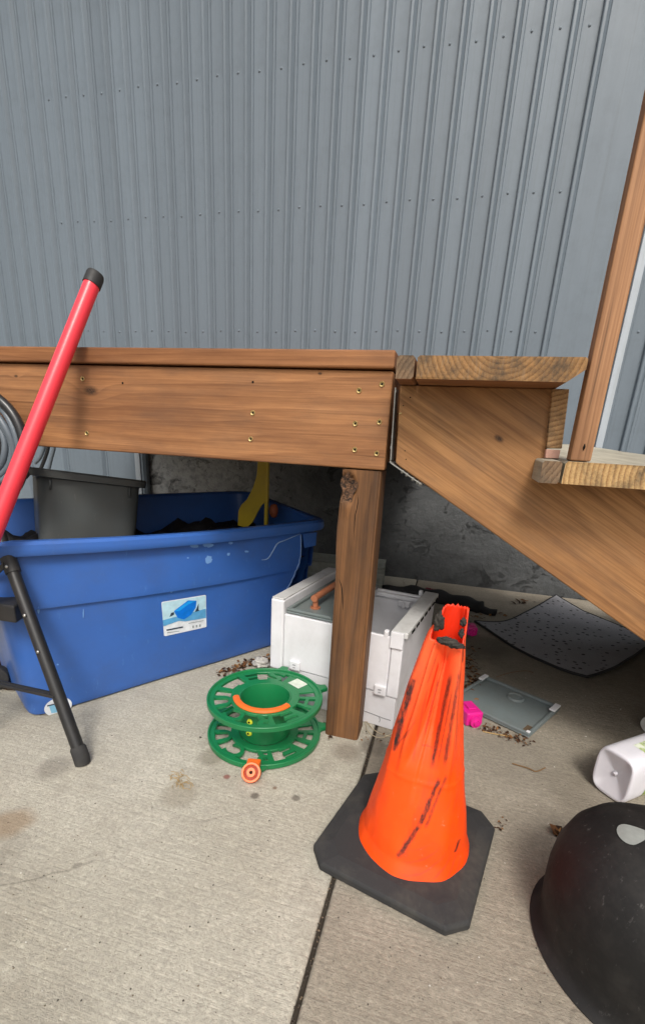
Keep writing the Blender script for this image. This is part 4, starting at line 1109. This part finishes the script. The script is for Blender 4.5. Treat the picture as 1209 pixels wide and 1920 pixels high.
# ------------------------------------------------------------------ items under the stairs
# corrugated downspout
g = NT('ribbed_white'); P = g.obj(); n = g.noise(P, 12, 5, .65)
g.col(g.mix(g.mapr(n, .4, .7, 0, .7), (.42, .44, .40), (.20, .22, .17))); g.rough(.5); M['ribbed'] = g.mat
dsp = thing('downspout', 'pale ribbed downspout lying on the ground behind the white crate', 'downspout', (-.29, 2.50, 0), R(4))
def ribline(a, b, n, d):
    out = []
    for k in range(n):
        for (t, s_) in ((.0, 0), (.35, 0), (.5, d), (.85, d)): out.append(((a+(b-a)*(k+t)/n), s_))
    return out
wd_, ht_ = .21, .165
prof = [(y_, ht_+s_) for y_, s_ in ribline(0, wd_, 5, -.005)]+[(wd_+s_, z_) for z_, s_ in ribline(ht_, .002, 6, -.005)]+[(y_, .002) for y_ in (wd_, 0)]+[(0-s_, z_) for z_, s_ in ribline(.004, ht_, 6, -.005)]
n = len(prof); cy0, cz0 = wd_/2, ht_/2
rgs = [[(x_, cy0+(p[0]-cy0)*sc_, cz0+(p[1]-cz0)*sc_) for p in prof] for x_, sc_ in ((-.75, 1), (0.0, 1), (0.0, .97), (-.55, .97))]
vs, fs = loft_geo(rgs, cap0=True, cap1=True); mesh('pipe', vs, fs, M['ribbed'], dsp)
o = mesh('rim', [(.0008, cy0+(p[0]-cy0)*s_, cz0+(p[1]-cz0)*s_) for s_ in (1.0, .97) for p in prof], [(i, (i+1) % n, n+(i+1) % n, n+i) for i in range(n)], M['dark'], dsp)

# black hose-like bundle along the wall
pts = spline([GZ(718, 1112, .02), GZ(770, 1112, .022), GZ(825, 1122, .02), GZ(880, 1136, .016), GZ(915, 1147, .012), GZ(930, 1150, .010)], 8)
o = tube('black_hose', pts, [.042+.006*math.sin(i*.9) if i < len(pts)-12 else .020 for i in range(len(pts))], plastic('dull_black', (.010, .010, .011), .7, .2), None, 12)
sub_noise(o, .006, 18); tag(o, 'lumpy black hose lying along the foot of the foundation wall', 'hose')
o = lump('red_scrap', GZ(806, 1112, .02), (.035, .03, .025), 2.2, plastic('dull_red', lin(120, 30, 50), .6), None); tag(o, 'dull red scrap by the foundation wall behind the black hose', 'scrap')

# grey mat curling at its edges
g = NT('mat_carpet'); P = g.obj(); f = g.noise(P, 260, 4, .7); n = g.noise(P, 5, 5, .6)
v = g.voro(P, 26, 'F1', .75); vd = g.math('ADD', v.outputs['Distance'], g.math('MULTIPLY', g.math('SUBTRACT', f, .5), .12))
dots = g.mapr(vd, .16, .24, 1, 0)
c = g.mix(g.mapr(f, .3, .7), (.40, .40, .42), (.26, .26, .28)); c = g.mix(g.mapr(n, .45, .7, 0, .35), c, (.22, .22, .23)); c = g.mix(g.math('MULTIPLY', dots, .85), c, (.015, .015, .017))
g.col(c); g.rough(.95); g.spec(.1); g.bump(g.math('SUBTRACT', f, g.math('MULTIPLY', dots, .8)), .5, .003); M['mat'] = g.mat
mat_t = thing('floor_mat', 'dark grey dotted floor mat with curled black edges under the stairs', 'mat', tuple(GZ(1050, 1200)))
A, B, C3_, D4 = GZ(890, 1165, .006), GZ(1100, 1270, .010), GZ(1235, 1200, .016), GZ(1042, 1116, .035)
eAB = spline([A, GZ(960, 1212, .005), GZ(1040, 1252, .004), B], 8); eDC = spline([D4, D4.lerp(C3_, .35)+Vector((0, 0, -.03)), D4.lerp(C3_, .7)+Vector((0, 0, -.025)), C3_], 8)
eAD = spline([A, GZ(945, 1166, .008), GZ(1000, 1141, .018), D4], 8); eBC = spline([B, GZ(1150, 1253, .022), GZ(1200, 1222, .030), C3_], 8)
def resamp(e, n):
    L = len(e)-1; out = []
    for i in range(n+1):
        t = i/n*L; k = min(int(t), L-1); out.append(e[k].lerp(e[k+1], t-k))
    return out
NM = 30
eAB, eDC, eAD, eBC = [resamp(e_, NM) for e_ in (eAB, eDC, eAD, eBC)]
vs, fs, fm = [], [], []
for j in range(NM+1):
    for i in range(NM+1):
        u_, v_ = i/NM, j/NM
        p = eAB[i]*(1-v_)+eDC[i]*v_+eAD[j]*(1-u_)+eBC[j]*u_-(A*(1-u_)*(1-v_)+B*u_*(1-v_)+C3_*u_*v_+D4*(1-u_)*v_)
        p.z += .006*noise.noise(p*7)+.002; p.z = max(p.z, .006); vs.append(p)
for j in range(NM):
    for i in range(NM): a = j*(NM+1)+i; fs.append((a, a+1, a+NM+2, a+NM+1)); fm.append(1 if i in (0, NM-1) or j in (0, NM-1) else 0)
M['blackedge'] = plastic('black_rubber_edge', (.012, .012, .013), .7, .2)
o = mesh('carpet', vs, fs, [M['mat'], M['blackedge']], mat_t, True, True, None)
sd_ = o.modifiers.new('solid', 'SOLIDIFY'); sd_.thickness = .006; sd_.offset = 0; sd_.use_rim = True; sd_.material_offset_rim = 1; sd_.use_quality_normals = True
bound = [vs[i] for i in range(NM+1)]+[vs[j*(NM+1)+NM] for j in range(1, NM+1)]+[vs[NM*(NM+1)+i] for i in range(NM-1, -1, -1)]+[vs[j*(NM+1)] for j in range(NM-1, 0, -1)]
tube('edge_binding', bound, .0055, M['blackedge'], mat_t, 6, True, True)

# grey lid tray on the floor
la, lb, lc = GZ(910, 1270, .012), GZ(1050, 1328, .012), GZ(1005, 1388, .012)
lu = (lb-la); Ll = lu.length; lu.normalize(); lvv = (lc-lb); Lw = lvv.length; lvv = Vector((lu.y, -lu.x, 0)).normalized()
lidt = thing('tray_lid', 'grey plastic lid with white clips and round boss lying on the concrete', 'lid', (la.x, la.y, 0), math.atan2(lu.y, lu.x))
Lw = .245
def lb_(n, bb, mt, bev=.002): return box(n, bb, mt, lidt, False, bev, 2)
M['traygrey'] = plastic('tray_grey', (.165, .20, .205), .6, .4, (.25, .28, .28), .30, .5, (.16, .14, .11))
lb_('tray_panel', (0, Ll, -Lw, 0, .004, .009), M['traygrey'])
mb = MB()
mb.box(0, Ll, -.012, .0005, .0092, .020); mb.box(0, Ll, -Lw-.0005, -Lw+.010, .0092, .020); mb.box(-.0005, .010, -Lw+.0102, -.0122, .0092, .019); mb.box(Ll-.010, Ll+.0005, -Lw+.0102, -.0122, .0092, .019)
bevel_obj(mb.build('tray_rim', M['traygrey'], lidt), .003, 2)
mb = MB(); mb.add(*[(lambda v2, f2: ([(a+Ll*.52, b-Lw*.22, c_) for a, b, c_ in v2], f2))(*lathe_geo([(0.001, .013), (.020, .013), (.023, .016), (.026, .0165), (.029, .012), (.029, .0088)], 32))][0]); autosmooth(mb.build('boss', M['traygrey'], lidt), 40)
lb_('clip', (-.003, .014, -.052, -.004, .0205, .0265), M['white'], .002); lb_('clip', (Ll-.016, Ll+.003, -.060, -.006, .0205, .0265), M['white'], .002)
lb_('corner_button', (Ll-.012, Ll-.001, -Lw+.000, -Lw+.011, .0205, .024), M['white'], .003)
lb_('dirt_patch', (Ll-.030, Ll-.012, -Lw+.012, -Lw+.06, .0092, .0102), flat('dry_dirt', (.12, .08, .045), .95), 0)

# pink toys
M['pink'] = plastic('pink_plastic', lin(222, 30, 140), .35, .2, lin(245, 120, 190), .1)
def pink(loc, rz, sc_, label):
    t = thing('water_toy', label, 'toy', loc, rz, 'pink toys under the stairs')
    x_, y_, z_ = .075*sc_, .028*sc_, .046*sc_
    o = box('toy_body', (-x_, 0, -y_, y_, 0.0005, z_), M['pink'], t, False, .006*sc_, 3)
    mb = MB(); c0 = Vector((0, 0, z_*.42)); mb.tube([c0+Vector((-.001, 0, 0)), c0+Vector((.010*sc_, 0, 0)), c0+Vector((.0105*sc_, 0, 0))], [.019*sc_, .019*sc_, .016*sc_], 20); autosmooth(mb.build('nozzle_ring', M['pink'], t), 40)
    mb = MB(); mb.tube([c0+Vector((.0106*sc_, 0, 0)), c0+Vector((.016*sc_, 0, 0))], [.011*sc_, .009*sc_], 16); autosmooth(mb.build('nozzle_tip', M['pink'], t), 40)
    mb = MB(); mb.box(-.06*sc_, -.02*sc_, -.012*sc_, .012*sc_, z_+.0005, z_+.006*sc_); bevel_obj(mb.build('toy_ridge', M['pink'], t), .002)
    return t
q = GZ(888, 1362); pink((q.x, q.y, 0), R(-62), 1.0, 'bright pink plastic water toy beside the grey lid')
q = GZ(884, 1192); pink((q.x, q.y, 0), R(-80), .85, 'small pink plastic toy at the left corner of the floor mat')

# white jug lying on its side
g = NT('jug_white'); P = g.obj(); n = g.noise(P, 9, 5, .6)
g.col(g.mix(g.mapr(n, .3, .7), (.70, .69, .73), (.60, .59, .64))); g.rough(.38); g.b.inputs['Subsurface Weight'].default_value = .25; g.b.inputs['Subsurface Radius'].default_value = (.02, .02, .02); g.b.inputs['Subsurface Scale'].default_value = .5
M['jug'] = g.mat
jb, jc = GZ(1113, 1478), GZ(1157, 1510)
bc = (jc-jb); jw = bc.length+.034; bc.normalize()
jax = Vector((-bc.y, bc.x, 0))
if jax.x < 0: jax = -jax
jug = thing('plastic_jug', 'white plastic jug lying on its side with base toward the camera', 'jug', tuple((jb+jc)/2), 0)
jloc = Vector(jug.location); jh = .132
def jring(d, sc_, inset=0.0, n=48, e_=3.6):
    out = []
    for k in range(n):
        a = 2*PI*k/n+PI/4; ca, sa = math.cos(a), math.sin(a)
        r_ = 1/((abs(ca)**e_+abs(sa)**e_)**(1/e_))
        out.append(bc*(ca*r_*jw/2*sc_)+Vector((0, 0, jh/2+sa*r_*jh/2*sc_))+jax*(d+inset))
    return out
rgs = [jring(.016, .02, 0, 48, 12), jring(.0145, .12, 0, 48, 12), jring(.009, .46, 0, 48, 12), jring(.002, .80, 0, 48, 7), jring(.0, .90), jring(.003, .96), jring(.012, 1.0), jring(.12, 1.0), jring(.17, 1.0), jring(.20, .9), jring(.235, .5), jring(.25, .26), jring(.275, .26)]
vs, fs = loft_geo(rgs, cap0=True, cap1=True); mesh('body', vs, fs, M['jug'], jug, True)
lump('mould_mark', jax*.015+Vector((0, 0, jh/2)), (.006, .006, .006), .3, M['jug'], jug, 10)
g = NT('jug_label_print'); P = g.obj(); v = g.voro(g.scale(P, (1, 1, 2.2)), 70); n = g.noise(P, 30, 4, .6)
c = g.mix(g.mapr(n, .42, .55), lin(226, 232, 214), lin(150, 172, 84)); c = g.mix(g.mapr(v.outputs['Distance'], .1, .28, .8, 0), c, lin(60, 70, 50)); g.col(c); g.rough(.4); M['juglab'] = g.mat
n = 48
ks_ = [k for k in range(-19, 8)]
rg = [[jring(d, 1.012)[k] for k in ks_] for d in (.066, .155)]
vs, fs = rg[0]+rg[1], [(i, i+1, len(ks_)+i+1, len(ks_)+i) for i in range(len(ks_)-1)]; mesh('label', vs, fs, M['juglab'], jug, True)
rg = [jring(.262, .31), jring(.264, .33), jring(.285, .33), jring(.287, .30)]; vs, fs = loft_geo(rg, cap0=True, cap1=True); mesh('cap', vs, fs, M['lidgrey'], jug, True)

# pale bottle at the right edge
o = thing('small_bottle', 'pale plastic bottle lying behind the white jug', 'bottle', tuple(GZ(1212, 1376)), R(40))
v2, f2 = lathe_geo([(0.001, 0), (.026, 0), (.028, .006), (.028, .10), (.020, .12), (.012, .125), (.012, .14)], 24)
autosmooth(mesh('body', [(c_, a, b+.0285) for a, b, c_ in v2], f2, plastic('pale_bottle', (.6, .6, .57), .4), o, True), 50)
v2, f2 = lathe_geo([(0.001, .141), (.014, .141), (.014, .16), (0.001, .161)], 20); autosmooth(mesh('cap', [(c_, a, b+.0285) for a, b, c_ in v2], f2, plastic('pale_cap', (.5, .5, .48), .4), o, True), 40)

# black helmet
d = ray(1216, 1702).normalized(); rr_ = .15
hc = Vector((0, 0, H))+d*((rr_*.75-H)/d.z)
hel = thing('helmet', 'scuffed black rounded helmet with a pale mark lying in front of the jug', 'helmet', (hc.x, hc.y, 0), R(20))
M['helm'] = plastic('scuffed_black', (.014, .0135, .0135), .62, .8, (.12, .115, .11), .35, .25, (.06, .055, .05), 1.6)
prof = [(.001, .262), (.030, .260), (.060, .252), (.088, .238), (.112, .217), (.131, .188), (.143, .150), (.147, .110), (.146, .060), (.143, .022), (.150, .010), (.158, .004), (.157, .001), (.140, .001), (.130, .02), (.125, .10)]
v2, f2 = lathe_geo([(a*1.02, b) for a, b in prof], 64)
o = mesh('helmet_shell', [(a*1.0, b*1.08, c_) for a, b, c_ in v2], f2, M['helm'], hel, True); autosmooth(o, 45)
def hp(a, h_, off=.0012):                        # point on the shell at azimuth a, height h_
    for (r0, z0), (r1, z1) in zip(prof, prof[1:]):
        if z1 <= h_ <= z0: t = (z0-h_)/(z0-z1); r_ = (r0+(r1-r0)*t)*1.02+off; break
    return Vector((r_*math.cos(a), r_*math.sin(a)*1.08, h_+off))
hd = (Vector(hel.location)-Vector((0, 0, 0)))
ac = math.atan2(-hd.y, -hd.x)-R(20)
def hpatch(ac_, h0, da, dh, name, mat, off, n=22):
    pts = [hp(ac_+da*math.cos(2*PI*i/n), h0+dh*math.sin(2*PI*i/n)*(1 if math.sin(2*PI*i/n) > 0 else .8), off) for i in range(n)]
    c_ = hp(ac_, h0, off+.0006); return mesh(name, pts+[c_], [(i, (i+1) % n, n) for i in range(n)], mat, hel, True)
def proj(p):
    v = p-Vector((0, 0, H)); z_ = v.dot(_f); return CX+F*v.dot(CR_)/z_, CY-F*v.dot(CU_)/z_
_mw = Matrix.Translation(hel.location) @ Matrix.Rotation(R(20), 4, 'Z')
ae, he = min(((R(a_), h_/1000) for a_ in range(0, 360, 3) for h_ in range(200, 254, 2)), key=lambda q_: (lambda r_: (r_[0]-1200)**2+(r_[1]-1552)**2)(proj(_mw @ hp(*q_))))
hpatch(ae, min(he, .251), .30, .008, 'emblem', flat('emblem_grey', lin(150, 154, 150), .5), .0016)

# black caster at the left
wl = thing('caster_wheel', 'black caster wheel among dry leaves left of the blue tub', 'wheel', tuple(GZ(-4, 1292)), R(30))
v2, f2 = lathe_geo([(.008, -.018), (.030, -.018), (.040, -.012), (.042, 0), (.040, .012), (.030, .018), (.008, .018)], 32)
autosmooth(mesh('tyre', [(a, c_, b+.0425) for a, b, c_ in v2], f2, M['rubber'], wl, True), 40)
v2, f2 = lathe_geo([(.001, -.020), (.014, -.020), (.015, -.017), (.015, .017), (.014, .020), (.001, .020)], 20); autosmooth(mesh('hub', [(a, c_, b+.0425) for a, b, c_ in v2], f2, M['blackplast'], wl, True), 40)

# ------------------------------------------------------------------ litter
leafm = []
for k_, cc_ in enumerate([lin(104, 70, 44), lin(70, 46, 30), lin(136, 98, 62), lin(52, 36, 26)]): leafm.append(flat('dry_leaf_%s' % 'abcd'[k_], cc_, .85, .2))
rnd = random.Random(3)
mb = MB()
def leaf(p, s_):
    a = rnd.uniform(0, 6.28); e = Vector((math.cos(a), math.sin(a), rnd.uniform(-.3, .5))).normalized(); t = Vector((-math.sin(a), math.cos(a), rnd.uniform(-.4, .4))).normalized(); up = Vector((0, 0, s_*rnd.uniform(.02, .16)))
    w_ = s_*rnd.uniform(.14, .34)
    vs_ = [p-e*s_*.5, p-e*s_*.15+t*w_+up, p+e*s_*.2+t*w_*.8+up, p+e*s_*.5, p+e*s_*.2-t*w_*.8+up*.9, p-e*s_*.15-t*w_+up*.8, p+up*.2]
    zm = min(v.z for v in vs_); vs_ = [v+Vector((0, 0, max(0, .0012-zm))) for v in vs_]
    mb.add(vs_, [(0, 1, 6), (1, 2, 6), (2, 3, 6), (3, 4, 6), (4, 5, 6), (5, 0, 6)], rnd.randrange(4))
def scatter(x0, y0, x1, y1, n, smin, smax, spread=12, z=0):
    for _ in range(n):
        t = rnd.random(); q = GZ(x0+(x1-x0)*t+rnd.gauss(0, spread), y0+(y1-y0)*t+rnd.gauss(0, spread*.6), z); leaf(q+Vector((0, 0, rnd.uniform(0, .008))), rnd.uniform(smin, smax))
scatter(415, 1264, 500, 1236, 150, .006, .024, 7); scatter(505, 1236, 512, 1240, 30, .01, .03, 5)
scatter(880, 1215, 892, 1320, 90, .008, .026, 8); scatter(876, 1230, 882, 1290, 40, .008, .022, 5)
scatter(905, 1366, 990, 1394, 130, .004, .015, 7); scatter(0, 1235, 34, 1290, 120, .015, .045, 8)
scatter(740, 1150, 960, 1160, 30, .01, .03, 8); scatter(960, 1130, 1000, 1132, 8, .02, .045, 4); scatter(600, 1290, 618, 1390, 22, .006, .018, 6); scatter(1035, 1556, 1050, 1566, 10, .02, .035, 4)
scatter(680, 1385, 760, 1395, 18, .005, .012, 8); scatter(930, 1562, 945, 1540, 10, .005, .012, 7)
o = mb.build('leaf_litter', leafm, None, False); o['kind'] = 'stuff'; o['label'] = 'dry brown leaves and debris scattered on the concrete'
# grit, pale chips and dark crumbs
mb = MB()
def pebble(p, s_, k):
    vs_ = [p+Vector((rnd.uniform(.6, 1)*dx*s_, rnd.uniform(.6, 1)*dy*s_, max(.0003, dz*s_*.5))) for dx, dy, dz in ((1, 0, .6), (0, 1, .6), (-1, 0, .6), (0, -1, .6), (0, 0, 1.5), (0, 0, 0))]
    mb.add(vs_, [(0, 1, 4), (1, 2, 4), (2, 3, 4), (3, 0, 4), (1, 0, 5), (2, 1, 5), (3, 2, 5), (0, 3, 5)], k)
for _ in range(520):
    p = GZ(rnd.uniform(0, 1209), rnd.uniform(1300, 1900)); pebble(p, rnd.choice((.0008, .0012, .0016, .0022)), rnd.choice((0, 0, 0, 1, 1, 2)))
for (px, py, s_, k) in [(376, 1384, .005, 0), (375, 1383, .004, 0), (985, 1272, .003, 2), (1098, 1382, .004, 2), (1163, 1331, .004, 2), (1039, 1439, .003, 2), (505, 1540, .003, 0), (285, 1516, .002, 0), (345, 1352, .003, 0), (340, 1363, .003, 0), (868, 1110, .005, 2), (210, 1380, .003, 0)]: pebble(GZ(px, py), s_, k)
for _ in range(420):
    pebble(Vector((JX+rnd.uniform(-.0045, .0045), rnd.uniform(-.3, 1.25), -.008+rnd.uniform(0, .006))), rnd.uniform(.0012, .003), rnd.choice((0, 0, 0, 1, 1)))
o = mb.build('grit', [flat('grit_dark', (.06, .05, .04), .9), flat('grit_brown', (.16, .12, .08), .9), flat('grit_pale', (.6, .58, .52), .9)], None, False); o['kind'] = 'stuff'; o['label'] = 'fine grit and pale chips scattered on the concrete'
# pale rubble by the crate
tag(lump('stone_chip', GZ(490, 1243, .018), (.028, .022, .020), 5.5, flat('pale_stone', (.52, .50, .46), .9), None), 'pale stone chip among leaves between the blue tub and white crate', 'stone')
# dry grass tuft
mb = MB()
for _ in range(34):
    p = GZ(rnd.gauss(338, 10), rnd.gauss(1466, 8)); a = rnd.gauss(R(-45), .6); L_ = rnd.uniform(.006, .026); e = Vector((math.cos(a), math.sin(a), 0))
    mb.tube([p-e*L_/2+Vector((0, 0, .0012)), p+Vector((0, 0, rnd.uniform(.002, .008))), p+e*L_/2+Vector((0, 0, .0012))], .0007, 4)
o = mb.build('dry_grass', flat('dry_grass', lin(168, 142, 96), .9), None); o['kind'] = 'stuff'; o['label'] = 'tuft of dry grass clippings on the concrete'
M['twig'] = flat('twig', lin(120, 92, 62), .9)
tag(tube('twig', spline([GZ(960, 1432, .003), GZ(990, 1441, .004), GZ(1005, 1447, .003), GZ(1022, 1440, .003)], 4), .0018, M['twig'], None, 6), 'thin bent twig on the concrete between cone and jug', 'twig')
tag(tube('twig', spline([GZ(905, 1372, .003), GZ(930, 1377, .004), GZ(955, 1381, .003)], 4), .0016, flat('pale_twig', lin(190, 160, 110), .9), None, 6), 'pale straight twig in front of the grey lid', 'twig')
tag(tube('twig', spline([GZ(930, 1330-60, .003), GZ(955, 1262, .004), GZ(985, 1258, .003), GZ(1000, 1262, .003)], 4), .0012, M['twig'], None, 6), 'hair thin curved twig on the concrete behind the grey lid', 'twig')
tag(tube('string', spline([GZ(686, 1352, .004), GZ(700, 1368, .003), GZ(718, 1378, .003), GZ(748, 1384, .003)], 6), .0014, flat('pale_string', lin(186, 172, 146), .9), None, 6), 'pale string on the concrete beside the foot of the post', 'string')
tag(tube('string', spline([GZ(684, 1350, .003), GZ(690, 1372, .003), GZ(712, 1384, .003), GZ(735, 1376, .003)], 6), .0011, bpy.data.materials['pale_string'], None, 6), 'finer pale string looped beside the foot of the crate', 'string')
